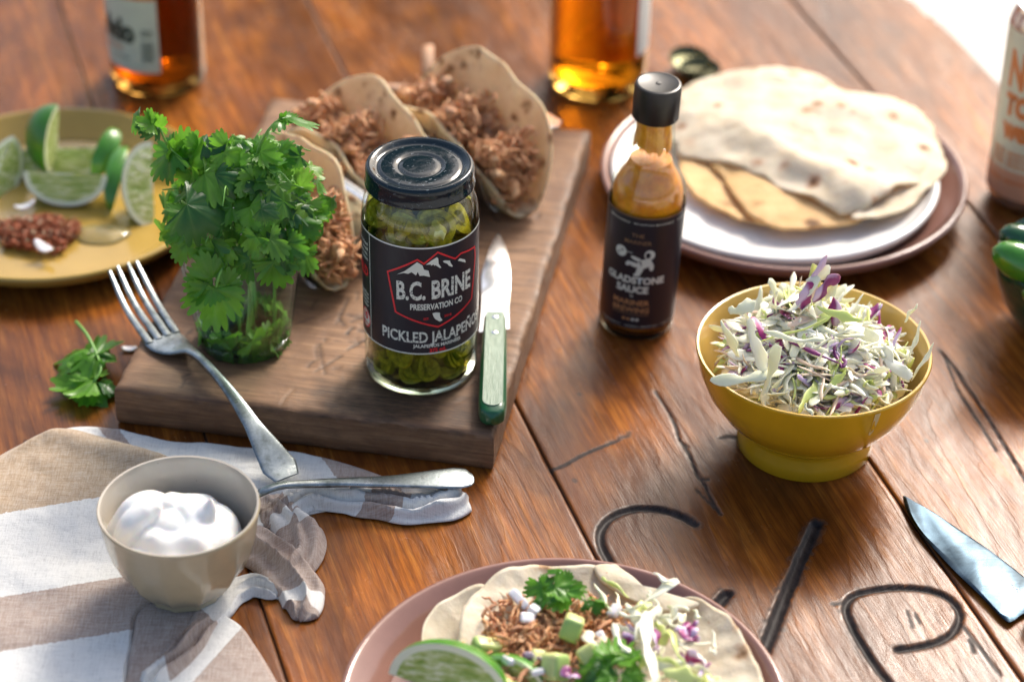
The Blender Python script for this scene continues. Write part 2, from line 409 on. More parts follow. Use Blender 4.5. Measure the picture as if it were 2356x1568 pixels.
# body: closed rounded slab, fine enough for cuts in its top
def board_mesh():
    bx = np.concatenate([[-BW/2], np.linspace(-BW/2 + .1, BW/2 - .1, 180), [BW/2]])
    by = np.concatenate([[-BD/2], np.linspace(-BD/2 + .1, BD/2 - .1, 240), [BD/2]])
    X, Y = np.meshgrid(bx, by, indexing='ij')
    wob = noise_grid(X, Y, .22, 31) * .09
    ex = np.minimum(BW/2 - np.abs(X), BD/2 - np.abs(Y))
    Z = BZ + wob * .6 - .22 * np.exp(-ex / .16) * (1 + noise_grid(X, Y, .8, 4) * .9) 
    ew = noise_grid(X * 0, Y, .3, 77) * .1
    X = X + np.sign(X) * (np.abs(X) > BW/2 - .2) * ew
    stain = .85 * np.exp(-ex / .35) * (.6 + noise_grid(X, Y, 1.1, 8))
    # charred / damp patch in front of the jar
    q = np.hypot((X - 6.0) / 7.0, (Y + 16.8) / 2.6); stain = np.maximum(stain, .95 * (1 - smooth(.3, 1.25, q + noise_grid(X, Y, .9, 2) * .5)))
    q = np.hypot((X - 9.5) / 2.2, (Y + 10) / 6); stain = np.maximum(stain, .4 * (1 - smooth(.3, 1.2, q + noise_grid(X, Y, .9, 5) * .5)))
    r = np.random.default_rng(5)
    for k in range(150):
        c = np.array([r.uniform(-10, 10.5), r.uniform(-17.5, 12)]); a = r.normal(1.2, .8); L = r.uniform(.6, 3.4) * (1 if k % 3 else .5)
        if k < 45: c = np.array([r.normal(4.0, 3.4), r.normal(-8.5, 3.5)])
        d = np.array([math.cos(a), math.sin(a)]); p = spl([c - d * L / 2, c + np.array([-d[1], d[0]]) * r.normal(0, .06), c + d * L / 2], 7)
        dd = dist_to(p, X, Y); w_ = r.uniform(.02, .07); s_ = 1 - smooth(w_, w_ + .13, dd)
        Z -= .035 * s_; stain = np.maximum(stain, s_ * r.uniform(.3, 1.0))
    m_, n_ = X.shape; top = np.stack([X, Y, Z], -1).reshape(-1, 3); F = []
    for i in range(m_ - 1):
        for j in range(n_ - 1): F.append((i * n_ + j, (i + 1) * n_ + j, (i + 1) * n_ + j + 1, i * n_ + j + 1))
    ring = [(i, 0) for i in range(m_)] + [(m_ - 1, j) for j in range(1, n_)] + [(i, n_ - 1) for i in range(m_ - 2, -1, -1)] + [(0, j) for j in range(n_ - 2, 0, -1)]
    k = len(ring); V = [top]; st = [stain.ravel()]; prev = [i * n_ + j for i, j in ring]
    for lv, (zz, ins) in enumerate([(2.1, -.03), (1.3, -.05), (.5, -.03), (.15, .02), (.03, .12)]):
        L = []
        for i, j in ring:
            x, y = X[i, j], Y[i, j]
            b = nz(x * .5, y * .5, zz) * .05
            L.append((x - np.sign(x) * (ins + b) * (abs(x) > BW/2 - .3), y - np.sign(y) * (ins + b) * (abs(y) > BD/2 - .3), zz))
        o = sum(len(a) for a in V); V.append(np.array(L)); cur = list(range(o, o + k))
        for q in range(k): F.append((prev[(q + 1) % k], prev[q], cur[q], cur[(q + 1) % k]))
        prev = cur; st.append(np.array([.30 + .35 * nz(l[0] * .4, l[1] * .4, l[2] * 1.5) + (.25 if lv > 2 else 0) for l in L]))
    F.append(tuple(prev[::-1]))
    return np.concatenate(V), F, np.clip(np.concatenate(st), 0, 1)
_v, _f, _s = board_mesh()
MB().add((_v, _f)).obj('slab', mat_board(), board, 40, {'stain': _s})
def bw(x, y, z=0):   # board frame -> world
    c, s = math.cos(BA), math.sin(BA); return np.array([BC[0] + c * x - s * y, BC[1] + s * x + c * y, z])

# ================================================================== printed text helpers
def text_polys(txt, size=1.0, xs=1.0, bold=0.0, spacing=1.0, shear=0.0):
    cu = bpy.data.curves.new('t', 'FONT'); cu.body = txt; cu.size = 1.0; cu.offset = bold; cu.space_character = spacing; cu.resolution_u = 3; cu.shear = shear
    ob = bpy.data.objects.new('t', cu); COL.objects.link(ob)
    dg = bpy.context.evaluated_depsgraph_get(); me = ob.evaluated_get(dg).to_mesh()
    v = np.array([p.co[:2] for p in me.vertices]) if len(me.vertices) else np.zeros((0, 2)); f = [tuple(p.vertices) for p in me.polygons]
    ob.evaluated_get(dg).to_mesh_clear(); bpy.data.objects.remove(ob); bpy.data.curves.remove(cu)
    if len(v) == 0: return v, f
    v[:, 0] *= xs; v *= size
    return v, f
def text_fit(txt, x0, x1, y0, h, bold=.02, spacing=1.0, warp=None):
    """text filling x0..x1 with cap height h on baseline y0"""
    v, f = text_polys(txt, 1, 1, bold, spacing); cap = .73
    mn, mx = v[:, 0].min(), v[:, 0].max()
    v[:, 0] = x0 + (v[:, 0] - mn) / (mx - mn) * (x1 - x0); v[:, 1] = y0 + v[:, 1] / cap * h
    if warp: v = np.array([warp(*p) for p in v])
    return v, f
def poly(pts): return np.array(pts, float), [tuple(range(len(pts)))]
def outline_band(pts, w, closed=True):
    P = np.array(pts, float); n = len(P); V = []; F = []
    for i in range(n):
        a, b, c = P[(i - 1) % n], P[i], P[(i + 1) % n]
        d1 = (b - a) / np.linalg.norm(b - a); d2 = (c - b) / np.linalg.norm(c - b)
        n1 = np.array([-d1[1], d1[0]]); n2 = np.array([-d2[1], d2[0]]); m = n1 + n2; m /= (m @ n1)
        V += [b - m * w / 2, b + m * w / 2]
    for i in range(n): j = (i + 1) % n; F.append((2 * i, 2 * j, 2 * j + 1, 2 * i + 1))
    return np.array(V), F
def disc2(cx, cy, rx, ry=None, n=24, a0=0.0, rot=0.0):
    ry = ry or rx; a = np.arange(n) / n * 2 * math.pi; x = rx * np.cos(a); y = ry * np.sin(a); c, s = math.cos(rot), math.sin(rot)
    return np.stack([cx + x * c - y * s, cy + x * s + y * c], 1), [tuple(range(n))]
def wrap(name, shapes, mat, parent, rad, facing=0.0, z0=0.0, lift=.0, step=.25, rfun=None):
    """lay flat shapes (u,v) round a cylinder of radius rad; u = arc from the facing direction"""
    mb = MB()
    for v, f in shapes: 
        if len(v): mb.add((np.column_stack([v, np.zeros(len(v))]), f))
    V = np.concatenate(mb.v); bm = bmesh.new()
    bv = [bm.verts.new(p) for p in V]
    for f in mb.f:
        try: bm.faces.new([bv[i] for i in f])
        except Exception: pass
    u0, u1 = V[:, 0].min(), V[:, 0].max()
    for x in np.arange(math.ceil(u0 / step) * step, u1, step):
        gm = bm.verts[:] + bm.edges[:] + bm.faces[:]
        bmesh.ops.bisect_plane(bm, geom=gm, plane_co=(x, 0, 0), plane_no=(1, 0, 0), dist=1e-5)
    bmesh.ops.triangulate(bm, faces=[f for f in bm.faces if len(f.verts) > 4])
    for p in bm.verts:
        u, vv = p.co.x, p.co.y; r = (rfun(vv) if rfun else rad) + lift; a = u / rad - math.pi / 2 + facing
        p.co = Vector((r * math.cos(a), r * math.sin(a), z0 + vv)) * CM
    bm.normal_update()
    for f in bm.faces:
        c = f.calc_center_median()
        if f.normal.x * c.x + f.normal.y * c.y < 0: f.normal_flip()
    me = bpy.data.meshes.new(name); bm.to_mesh(me); bm.free(); me.materials.append(mat)
    me.polygons.foreach_set('use_smooth', [True] * len(me.polygons))
    return link(bpy.data.objects.new(name, me), parent)
def band(u0, u1, v0, v1, n=40):
    us = np.linspace(u0, u1, n); V = [(u, v0) for u in us] + [(u, v1) for u in us]
    return np.array(V), [(i, i + 1, n + i + 1, n + i) for i in range(n - 1)]
INK_BLACK = simple('label_black', (.012, .013, .022), .38, spec=.4)
def worn(name, col):   # print with scuffed gaps
    m = NT(name); v = m.coord(1, 1, 1); c = m.ramp(m.noise(v, 7, 6, .75), [(.40, (.03, .035, .05)), (.46, tuple(col))])
    m.P(Base_Color=c, Roughness=.45); return m.m
INK_WORN = worn('print_scuffed_white', (.62, .66, .60))
INK_WHITE = simple('print_white', (.62, .66, .60), .45)
INK_RED = simple('print_red', (.62, .02, .03), .45)
INK_GOLD = simple('print_gold', (.42, .22, .10), .4)
INK_DGOLD = simple('print_dull_gold', (.22, .13, .07), .4)

# ================================================================== pickle jar
JX, JY = -5.6, -6.65; JR = 3.5
jar = thing('pickle_jar', 'tall glass jar of pickled jalapenos with dark lid and black label', 'jar', (JX, JY, BZ))
# jar heights are above the board: label 3.35..10.9, lid 13.4..14.4
outer = [(0, .12), (1.2, .12), (2.4, .02), (2.9, .0), (3.26, .02), (3.43, .2), (3.46, .9), (3.45, 3.0), (3.5, 3.2), (3.5, 11.1), (3.46, 11.7), (3.33, 12.3), (3.1, 12.8), (2.95, 13.1), (2.9, 13.4), (2.9, 14.1)]
inner = [(2.68, 14.1), (2.68, 13.3), (2.78, 12.95), (3.05, 12.4), (3.22, 11.8), (3.25, 11.1), (3.25, 1.2), (3.05, .8), (2.6, .55), (0, .5)]
GL = thin_glass('jar_glass', (.98, 1, .98), (.62, .72, .62))
MB().add(lathe(outer + inner, 96)).obj('glass_body', GL, jar, 50)
part('glass_base', lathe([(0, .03), (2.6, .0), (3.2, .02), (3.38, .2), (3.42, .52), (3.36, .56), (0, .54)], 72), glass('thick_clear_glass', (.97, 1, .96), 1.5), jar, 50)
def mat_brine(): return thin_glass('brine', (.86, .82, .40), (.40, .36, .08), 1.2)
br = [(0, .56), (2.55, .6), (3.0, .85), (3.2, 1.2), (3.2, 11.1), (3.17, 11.8), (3.1, 12.05), (0, 12.02)]
MB().add(lathe(br, 64)).obj('brine', mat_brine(), jar, 50)
def mat_lid():
    m = NT('lid_lacquer'); v = m.coord(1, 1, 1)
    dust = m.ramp(m.noise(v, 4.2, 8, .7), [(.60, 0.0), (.66, 1.0)])
    dust2 = m.ramp(m.noise(v, 14, 5, .7), [(.62, 0.0), (.72, .8)])
    d = m.math('ADD', dust, dust2)
    m.P(Base_Color=m.mix(m.math('MULTIPLY', d, .22), (.004, .012, .018), (.3, .38, .42)), Roughness=m.ramp(d, [(0, .10), (1, .5)]), Specular_IOR_Level=.35,
        Normal=m.bump(m.noise(v, .8, 2), .0004, .5)); return m.m
lidp = [(0, 14.36), (.9, 14.36), (1.1, 14.35), (1.22, 14.30), (1.34, 14.30), (1.45, 14.36), (1.6, 14.37), (2.25, 14.37), (2.36, 14.36), (2.46, 14.30), (2.56, 14.30), (2.68, 14.38), (2.85, 14.50), (3.02, 14.55), (3.13, 14.49), (3.2, 14.36), (3.22, 14.1), (3.22, 13.55), (3.27, 13.45), (3.26, 13.3), (3.18, 13.27), (3.0, 13.3), (3.0, 14.15), (0, 14.15)]
MB().add(lathe(lidp, 128)).obj('lid', mat_lid(), jar, 60)
LZ = 3.3
lab = wrap('label', [band(-8.2, 8.4, 0, 7.6, 90)], INK_BLACK, jar, JR, z0=LZ, lift=.015)
wrap('label_border', [band(-8.2, 8.4, 7.5, 7.6, 90), band(-8.2, 8.4, 0, .09, 90), band(-3.42, -3.36, .09, 7.5, 2)], INK_WHITE, lab, JR, z0=LZ, lift=.03)
shield = [(-1.87, 5.45), (-1.37, 2.9), (1.2, 1.92), (3.80, 2.9), (4.25, 5.46), (4.2, 6.45), (2.62, 6.62), (2.32, 6.42), (1.18, 7.22), (.36, 6.52), (.02, 6.8), (-1.0, 6.2)]
shield = [(-1.87, 5.6), (-1.37, 2.9), (1.2, 1.92), (3.80, 2.9), (4.25, 5.6), (4.15, 6.35), (2.75, 6.62), (2.32, 6.42), (1.18, 7.2), (.36, 6.5), (-.02, 6.78)]
wrap('shield_outline', [outline_band(shield, .11)], INK_RED, lab, JR, z0=LZ, lift=.035, step=.12)
def JP(x, y):  # zoomed label picture -> label coordinates
    s = max(-.99, min(.99, (x - 405) / 340)); th = math.asin(s); return (th * JR, (1250 - y - 195 * (1 - math.cos(th))) / 79.5)
mts = [[(285, 793), (330, 775), (352, 760), (402, 724), (432, 742), (440, 765), (465, 770), (474, 805), (440, 798), (415, 800), (405, 778), (395, 798), (370, 780), (350, 790), (325, 785)],
       [(450, 738), (480, 715), (512, 694), (520, 700), (522, 730), (537, 750), (530, 754), (505, 738), (498, 742), (495, 735), (480, 742), (478, 735)],
       [(545, 715), (556, 710), (585, 710), (588, 722), (600, 738), (598, 745), (578, 738), (570, 728), (552, 722)],
       [(628, 708), (640, 695), (668, 700), (672, 716)]]
wrap('mountain_emblem', [poly([JP(*p) for p in q]) for q in mts], INK_WHITE, lab, JR, z0=LZ, lift=.035, step=.12)
arch = lambda cx, a, w: (lambda x, y: (x, y + a * (1 - ((x - cx) / w) ** 2)))
for t_ in [text_fit('B.C. BRINE', -1.3, 3.62, 3.88, 1.30, .03, 1.0, arch(1.15, .12, 2.5)), text_fit('PICKLED JALAPEÑOS', -2.32, 4.72, .88, .78, .025, 1.0)]: wrap('lettering', [t_], INK_WORN, lab, JR, z0=LZ, lift=.035, step=.15)
for t_ in [text_fit('PRESERVATION CO', -.47, 2.86, 3.23, .42, .03, 1.0), text_fit('JALAPEÑOS MARINÉES', -.32, 2.72, .50, .23, .03, 1.0)]: wrap('lettering', [t_], INK_WHITE, lab, JR, z0=LZ, lift=.035, step=.15)
bcm = [(486, 1010), (505, 1004), (528, 1005), (530, 1028), (543, 1048), (528, 1056), (512, 1048), (500, 1040), (492, 1026)]
wrap('map_emblem', [poly([JP(*p) for p in bcm])], INK_WHITE, lab, JR, z0=LZ, lift=.035, step=.12)
for t_ in [text_fit('EST.', .32, .66, 2.50, .17, .02), text_fit('2018', 1.58, 2.05, 2.52, .17, .02), text_fit('375 mL', .66, 1.72, .14, .26, .045)]: wrap('lettering', [t_], INK_RED, lab, JR, z0=LZ, lift=.035, step=.15)
sl = [text_fit(t, a, -3.62, y, .22, .02) for t, a, y in [('pickled', -4.9, 6.55), ('until', -4.4, 6.2), ('peanuts.', -4.9, 5.85), ('heat', -4.5, 5.5), ('jalapeños', -4.95, 3.0), ('piments', -4.8, 2.72), ('vinegar', -4.7, 2.44), ('water', -4.4, 2.16)]]
for t_ in sl: wrap('lettering', [t_], INK_WHITE, lab, JR, z0=LZ, lift=.03, step=.15)
wrap('round_badge', [disc2(-4.05, 1.25, .60, .66)], INK_WHITE, lab, JR, z0=LZ, lift=.025, step=.15)
for t_ in [text_fit('MILD', -5.2, -3.6, 4.35, .7, .05), text_fit('10', -4.32, -3.78, 1.2, .5, .05), text_fit('calories', -4.5, -3.62, .86, .16, .03), outline_band(disc2(-4.05, 1.25, .56, .62)[0], .08)]: wrap('lettering', [t_], INK_RED, lab, JR, z0=LZ, lift=.04, step=.15)
# pepper slices packed against the glass
PEP = [simple('pepper_' + n_, c, .6, bump=.05, bs=3, var=.4, vs=2, rnd=2, sss=.0, spec=.12) for n_, c in [('olive', (.25, .25, .015)), ('dark_olive', (.12, .135, .010)), ('yellow', (.42, .37, .03))]]
FLESH = simple('pepper_flesh', (.36, .34, .05), .6, var=.45, vs=2.2, rnd=2, spec=.12, bump=.05, bs=4)
def pepper_ring(seed):
    r = np.random.default_rng(seed); n = 22; k = r.uniform(.35, .6); ro = r.uniform(.95, 1.35); wl = r.uniform(.35, .6); V = []
    a = np.arange(n) / n * 2 * math.pi; lob = 1 + .08 * np.cos(3 * a + seed) + .05 * np.cos(2 * a + seed * 2)
    prof = [(ro - wl, -k/2), (ro - .06, -k/2), (ro, -k/4), (ro, k/4), (ro - .06, k/2), (ro - wl, k/2), (ro - wl - .05, 0)]
    for q, (rr, z) in enumerate(prof): V.append(np.stack([rr * lob * np.cos(a), rr * lob * np.sin(a) * .92, z + .12 * np.sin(a + seed)], 1))
    V = np.concatenate(V); F = []; Mi = []; k_ = len(prof)
    for i in range(k_):
        for j in range(n):
            F.append((i * n + j, i * n + (j + 1) % n, ((i + 1) % k_) * n + (j + 1) % n, ((i + 1) % k_) * n + j)); Mi.append(0 if i in (1, 2, 3) else 1)
    o = len(V); dv, df = disk_sheet([((ro - wl * .6) * l_ * math.cos(t_), (ro - wl * .6) * l_ * .92 * math.sin(t_)) for t_, l_ in zip(a, lob)], np.array([0., 0.]), lambda x, y, q, t: .05 + .1 * nz(x * 3, y * 3, seed), 5, .14)
    V = np.concatenate([V, dv]); F += [tuple(i + o for i in q) for q in df]; Mi += [1] * len(df)
    if seed % 2 == 0:   # membrane across
        P, f = sweep([(-ro + wl, 0, 0), (0, .1, .05), (ro - wl, 0, 0)], .1, k / 2.5, 6, (0, 0, 1)); o = len(V); V = np.concatenate([V, P]); F += [tuple(i + o for i in q) for q in f]; Mi += [1] * len(f)
    return V, F, Mi
ring_me = []
for s_ in range(6):
    V, F, Mi = pepper_ring(s_); ring_me.append(MB().add((V, F), Mi).mesh('jalapeno_slice', [PEP[s_ % 3], FLESH], 50))
_pm = lathe([(0, .8), (1.6, .8), (2.3, 1.2)] + [(2.35, z_) for z_ in np.linspace(1.6, 11.0, 36)] + [(1.8, 11.6), (0, 11.8)], 60)
_pv = _pm[0] * (1 + .16 * np.array([[nz(*(p * 1.3)) + .6 * nz(*(p * 3.1))] for p in _pm[0]]) * np.array([1, 1, .15]))
_o = MB().add((_pv, _pm[1])).obj('packed_peppers', simple('pepper_mass', (.20, .19, .018), .7, var=.7, vs=1.4, spec=.1, bump=.1, bs=2), jar); _o['kind'] = 'stuff'
r = np.random.default_rng(11)
for k in range(150):
    a = r.uniform(0, 2 * math.pi); lay = k % 18; z = 1.2 + lay * .6 + r.uniform(-.2, .2); rad = r.uniform(1.9, 2.5)
    outw = Vector((math.cos(a), math.sin(a), 0)); up = (outw * r.uniform(.1, 1.2) + Vector((r.normal(0, .35), r.normal(0, .35), r.uniform(.4, 1)))).normalized()
    s = r.uniform(.78, 1.0) * (1 if rad > 1.5 else 1.1)
    if rad * 1 + 1.2 * s * abs(up.z) > 3.1: rad = max(0, 3.1 - 1.2 * s * abs(up.z))
    z = min(z, 11.3)
    M = frame(outw * rad + Vector((0, 0, z)), up.cross(Vector((-math.sin(a), math.cos(a), .3))), up) @ Matrix.Scale(s, 4)
    inst('jalapeno_slice', ring_me[k % 6], jar, M)
chunk = lathe([(0, -.5), (.3, -.42), (.55, -.1), (.6, .15), (.35, .42), (0, .5)], 14)
cv = chunk[0] + np.array([[nz(*(p * 2.1)) * .35, nz(*(p * 2.3 + 5)) * .35, nz(*(p * 2.5 + 9)) * .3] for p in chunk[0]])
gm = MB().add((cv, chunk[1])).mesh('garlic_piece', simple('pale_garlic', (.55, .56, .22), .5, bump=.06, bs=5), 60)
inst('garlic_piece', gm, jar, Matrix.Translation((1.15, -2.55, 11.45)) @ Matrix.Scale(.95, 4))
for k in range(26):
    a = r.uniform(0, 6.28); inst('garlic_piece', gm, jar, Matrix.Translation((2.95 * math.cos(a), 2.95 * math.sin(a), r.uniform(10.9, 11.9) if k % 3 else r.uniform(1, 10.9))) @ Matrix.Scale(r.uniform(.12, .22), 4))

# ================================================================== paring knife
kn_a = math.atan2(-10.4 - 9.9, 0)  # along -y
pk = thing('paring_knife', 'small paring knife with green wooden handle lying right of the jar', 'knife', (-1.1, -13.2, BZ), 0)
KM = simple('polished_steel', (.85, .86, .86), .22, 1.0)
GREENS = simple('green_lacquer', (.008, .085, .03), .28, spec=.5, bump=.01, bs=1, coat=.3)
def mat_gwood():
    m = NT('green_stained_wood'); v = m.coord(9, 1.0, 3); f = m.noise(v, 1, 6, .7)
    m.P(Base_Color=m.ramp(f, [(.3, (.13, .20, .13)), (.7, (.27, .36, .26))]), Roughness=.42, Normal=m.bump(f, .0004, .8)); return m.m
def knife_blade(out, th, mat, parent, name='blade', bevel=.25):
    P = cspl(out, 90) if False else np.array(out, float); n = len(P); c = P.mean(0)
    V = [(p[0], p[1], th * .15) for p in P] + [(p[0], p[1], -th * .15) for p in P]
    I = [c + (p - c) * (1 - bevel / max(np.linalg.norm(p - c), .3)) for p in P]
    V += [(p[0], p[1], th / 2) for p in I] + [(p[0], p[1], -th / 2) for p in I]; F = [tuple(range(2 * n, 3 * n)), tuple(range(3 * n, 4 * n))[::-1]]
    for i in range(n):
        j = (i + 1) % n; F += [(i, j, 2 * n + j, 2 * n + i), (j, i, n + i, n + j), (n + j, n + i, 3 * n + i, 3 * n + j)]
    return MB().add((np.array(V), F)).obj(name, mat, parent, 30)
# blade outline (x across, y along away from the viewer), handle 0..10, blade 10..20.4
half = [(-.98, 9.2), (-.92, 12), (-.98, 14.5), (-.82, 17), (-.42, 19.2), (.0, 20.7), (.42, 19.6), (.72, 18), (.92, 15.5), (.92, 12), (.95, 9.6)]
b_ = knife_blade(spl(half, 60), .16, KM, pk, bevel=.2); b_.location = (-.0 * CM, 0, .72 * CM)
hp = spl([(0, -.02), (.0, .35), (0, 1.2), (0, 4), (0, 8.5), (0, 10.3), (0, 10.65)], 40)
P3 = np.column_stack([hp[:, 0], hp[:, 1], np.full(len(hp), .72)])
yy = hp[:, 1]; Wd = np.interp(yy, [0, .12, .45, 1.1, 4, 8, 10.3, 10.65], [.12, .42, .74, .86, .84, .78, .72, .64]); Tt = np.interp(yy, [0, .2, .8, 10.3, 10.65], [.2, .5, .66, .66, .6])
MB().add(sweep(P3, Wd, Tt, 24, (0, 0, 1), .55)).obj('handle', GREENS, pk, 40)
fo = []
for t in np.linspace(0, 1, 16): fo.append((.6 * math.cos(math.pi + t * math.pi), 1.25 + .6 * math.sin(math.pi + t * math.pi)))
fo = fo + [(.56, 10.55), (-.56, 10.55)]
n = len(fo); V = [(x, y, 1.400) for x, y in fo] + [(x, y, 1.34) for x, y in fo]; F = [tuple(range(n))] + [(j, i, n + i, n + j) for i in range(n) for j in [(i + 1) % n]]
MB().add((np.array(V), F)).obj('handle_face', mat_gwood(), pk, 30)
for y in (8.25, 9.95):
    o = part('rivet', lathe([(.2, 1.38), (.2, 1.42), (.13, 1.46), (0, 1.47)], 20), KM, pk, 50); o.location = (0, y * CM, 0)
# ================================================================== unseen bush, added so the table top reflects something dark
def foliage_mesh(name, blobs, nleaf, size, mat, seed, parent):
    r = np.random.default_rng(seed); V = []; F = []
    for k in range(nleaf):
        c, rad = blobs[r.integers(len(blobs))]; d = r.normal(size=3); d /= np.linalg.norm(d)
        p = np.array(c) + d * rad * r.uniform(.35, 1.05) ** .6
        a = r.normal(size=3); a /= np.linalg.norm(a); b = np.cross(a, r.normal(size=3)); b /= np.linalg.norm(b); s = size * r.uniform(.6, 1.4)
        o = len(V); V += [p - a * s, p + b * s * .45, p + a * s, p - b * s * .45]; F.append((o, o + 1, o + 2, o + 3))
    o = MB().add((np.array(V), F)).obj(name, mat, parent); return o
BARK = simple('bark', (.07, .05, .035), .9, bump=.5, bs=.3, var=.4, vs=.05)
LEAFD = simple('tree_foliage', (.04, .075, .02), .5, var=.4, vs=.02)
tree = thing('reflection_bush', 'tall leafy bush added unseen behind the table to darken its reflections', 'bush', (-42, 560, -75))
part('trunk', sweep([(0, 0, 0), (4, 0, 90), (-5, 0, 200), (0, 0, 330)], [9, 7, 5, 2], n=12, up=(0, 1, 0)), BARK, tree)
_r = np.random.default_rng(3)
foliage_mesh('crown', [((_r.uniform(-42, 42), _r.normal(0, 40), z_), _r.uniform(40, 52)) for z_ in np.linspace(60, 388, 22)], 12000, 8, LEAFD, 4, tree)['kind'] = 'stuff'

# ================================================================== herb leaves
def mat_leaf(name, c1, c2, sheen=.0):
    m = NT(name); v = m.coord(1, 1, 1, rnd=3)
    oi = m.n('ObjectInfo')
    vein = m.n('Attribute', _attribute_name='vein').outputs['Fac']
    col = m.mix(oi.outputs['Random'], c1, c2)
    col = m.mix(m.ramp(m.noise(v, 1.4, 4), [(.35, .35), (.65, 0.0)]), col, tuple(np.array(c1) * .55))
    col = m.mix(m.math('MULTIPLY', vein, .22), col, (.30, .42, .12))
    geo = m.n('NewGeometry'); col = m.mix(m.math('MULTIPLY', geo.outputs['Backfacing'], .45), col, (.22, .36, .16))
    m.P(Base_Color=col, Roughness=.33, Specular_IOR_Level=.5, Normal=m.bump(m.math('ADD', vein, m.noise(v, 5, 3)), .0005, .7))
    tr = m.n('BsdfTranslucent', Color=m.mix(.5, col, (.16, .42, .02)))
    mx = m.n('MixShader', i0=.46); m.t.links.new(m.p.outputs[0], mx.inputs[1]); m.t.links.new(tr.outputs[0], mx.inputs[2]); m.t.links.new(mx.outputs[0], m.out.inputs[0])
    return m.m
LF = mat_leaf('cilantro_leaf', (.06, .23, .022), (.19, .46, .04))
LF2 = mat_leaf('cilantro_leaf_pale', (.12, .30, .04), (.20, .38, .06))
STEM = simple('cilantro_stem', (.14, .33, .05), .4, var=.2, sss=.0)
def leaf_geo(seed, lobes=5, bend=.5, cup=.3, th=.012):
    """fan-shaped toothed leaflet of unit length; base at origin, tip along +x, upper side +z"""
    r = np.random.default_rng(seed); n = 73; ang = np.linspace(-1, 1, n); A = ang * R_(118)
    # big lobes and teeth
    rad = np.zeros(n)
    cents = np.linspace(-1, 1, lobes) * .84 + r.normal(0, .03, lobes); lens = 1 - .48 * np.abs(cents) ** 1.3 + r.normal(0, .04, lobes)
    wid = np.full(lobes, .30 if lobes == 5 else .46)
    for c, L, w_ in zip(cents, lens, wid):
        q = np.abs(ang - c) / w_; base = np.where(q < 1, (1 - q ** 3.6) ** .8, 0) * L
        rad = np.maximum(rad, base)
    rad = np.maximum(rad, .36)
    tooth = (1 - np.abs(np.sin((ang * 7.5 + r.uniform(0, 1)) * math.pi))) ** 1.6
    rad = rad * (1 - .24 * tooth); rad[0] = rad[-1] = .06
    rings = [.0, .12, .3, .5, .7, .86, 1.0]; V = []; vein = []
    vd = np.min(np.abs(ang[:, None] - cents[None]), axis=1)
    for q in rings:
        x = rad * q * np.cos(A); y = rad * q * np.sin(A)
        rr = np.hypot(x, y)
        z = -bend * rr ** 2 * .6 + cup * (y ** 2) * .7 + .045 * np.sin(ang * 13 + seed) * q + np.array([.10 * nz(a * 2.2, b * 2.2, seed * 3.3) for a, b in zip(x, y)]) - .04 * np.exp(-(vd / .05) ** 2) * q
        V.append(np.stack([x, y, z], 1)); vein.append(np.exp(-(vd / .035) ** 2) * (1 - q * .6))
    V = np.concatenate(V); F = []; 
    for i in range(len(rings) - 1):
        for j in range(n - 1):
            a, b, c, d = i * n + j, (i + 1) * n + j, (i + 1) * n + j + 1, i * n + j + 1
            F.append((a, b, c, d) if i else (a, b, c))
    return V, F, np.concatenate(vein)
LEAFM = []
LF3 = mat_leaf('cilantro_leaf_dark', (.025, .11, .03), (.045, .18, .04))
for s_ in range(10):
    V, F, vn = leaf_geo(s_, 5 if s_ % 3 else 3, bend=(.1, .5, .9, .3, -.3)[s_ % 5], cup=(.4, .1, -.3, .6)[s_ % 4])
    LEAFM.append(MB().add((V, F)).mesh('leaf', LF2 if s_ in (3, 8) else (LF3 if s_ in (2, 5) else LF), attrs={'vein': vn}))
def leaf(parent, pos, tip, up, size, k=0):
    return inst('leaf', LEAFM[k % 10], parent, frame(pos, tip, up) @ Matrix.Scale(size, 4))
def stem(parent, pts, r0=.12, r1=.07, n=14):
    P = spl(pts, n); return part('stem', sweep(P, np.linspace(r0, r1, n), n=7), STEM, parent)
def triple(parent, pos, tip, up, size, k=0, gap=.18):
    """a whole leaf: three leaflets spreading from one point"""
    x = Vector(tip).normalized(); z = Vector(up); y = z.cross(x).normalized()
    for q, (a, s) in enumerate(((0, 1.0), (1.25, .82), (-1.25, .82))):
        d = x * math.cos(a) + y * math.sin(a); leaf(parent, Vector(pos) + d * gap * size, d, up, size * s, k + q * 3)

# ================================================================== tumbler of cilantro
TX, TY = -16.75, -4.35
tum = thing('glass_tumbler', 'clear glass tumbler with green tinted base holding cilantro', 'glass', (TX, TY, BZ))
to_ = [(0, .1), (1.6, .1), (2.5, 0), (2.75, .12), (2.88, .5), (3.0, 1.1), (3.35, 3.5), (3.75, 6.6), (4.05, 9.2), (4.08, 9.35)]
ti_ = [(3.98, 9.4), (3.9, 9.3), (3.58, 6.5), (3.18, 3.5), (2.84, 1.3), (2.6, .85), (1.8, .7), (0, .65)]
MB().add(lathe(to_ + ti_, 80)).obj('glass_body', thin_glass('tumbler_glass', (.97, 1, .99), (.42, .66, .58)), tum, 50)
part('glass_base', lathe([(0, .12), (1.6, .12), (2.5, .02), (2.72, .15), (2.80, .6), (2.6, .72), (0, .62)], 72), glass('thick_green_glass', (.72, .95, .86), 1.5), tum, 50)
cil = thing('cilantro_bunch', 'bushy bunch of fresh cilantro standing in the glass tumbler', 'herb', (TX, TY, BZ + .8))
r = np.random.default_rng(21)
view = (Vector(CAMP) - Vector((TX, TY, 12))).normalized()
def L(px, py, y):   # photo position on the upright plane at y, in the bunch's frame
    p = uny(px, py, y); return Vector((p[0] - TX, p[1] - TY, p[2] - BZ - .8))
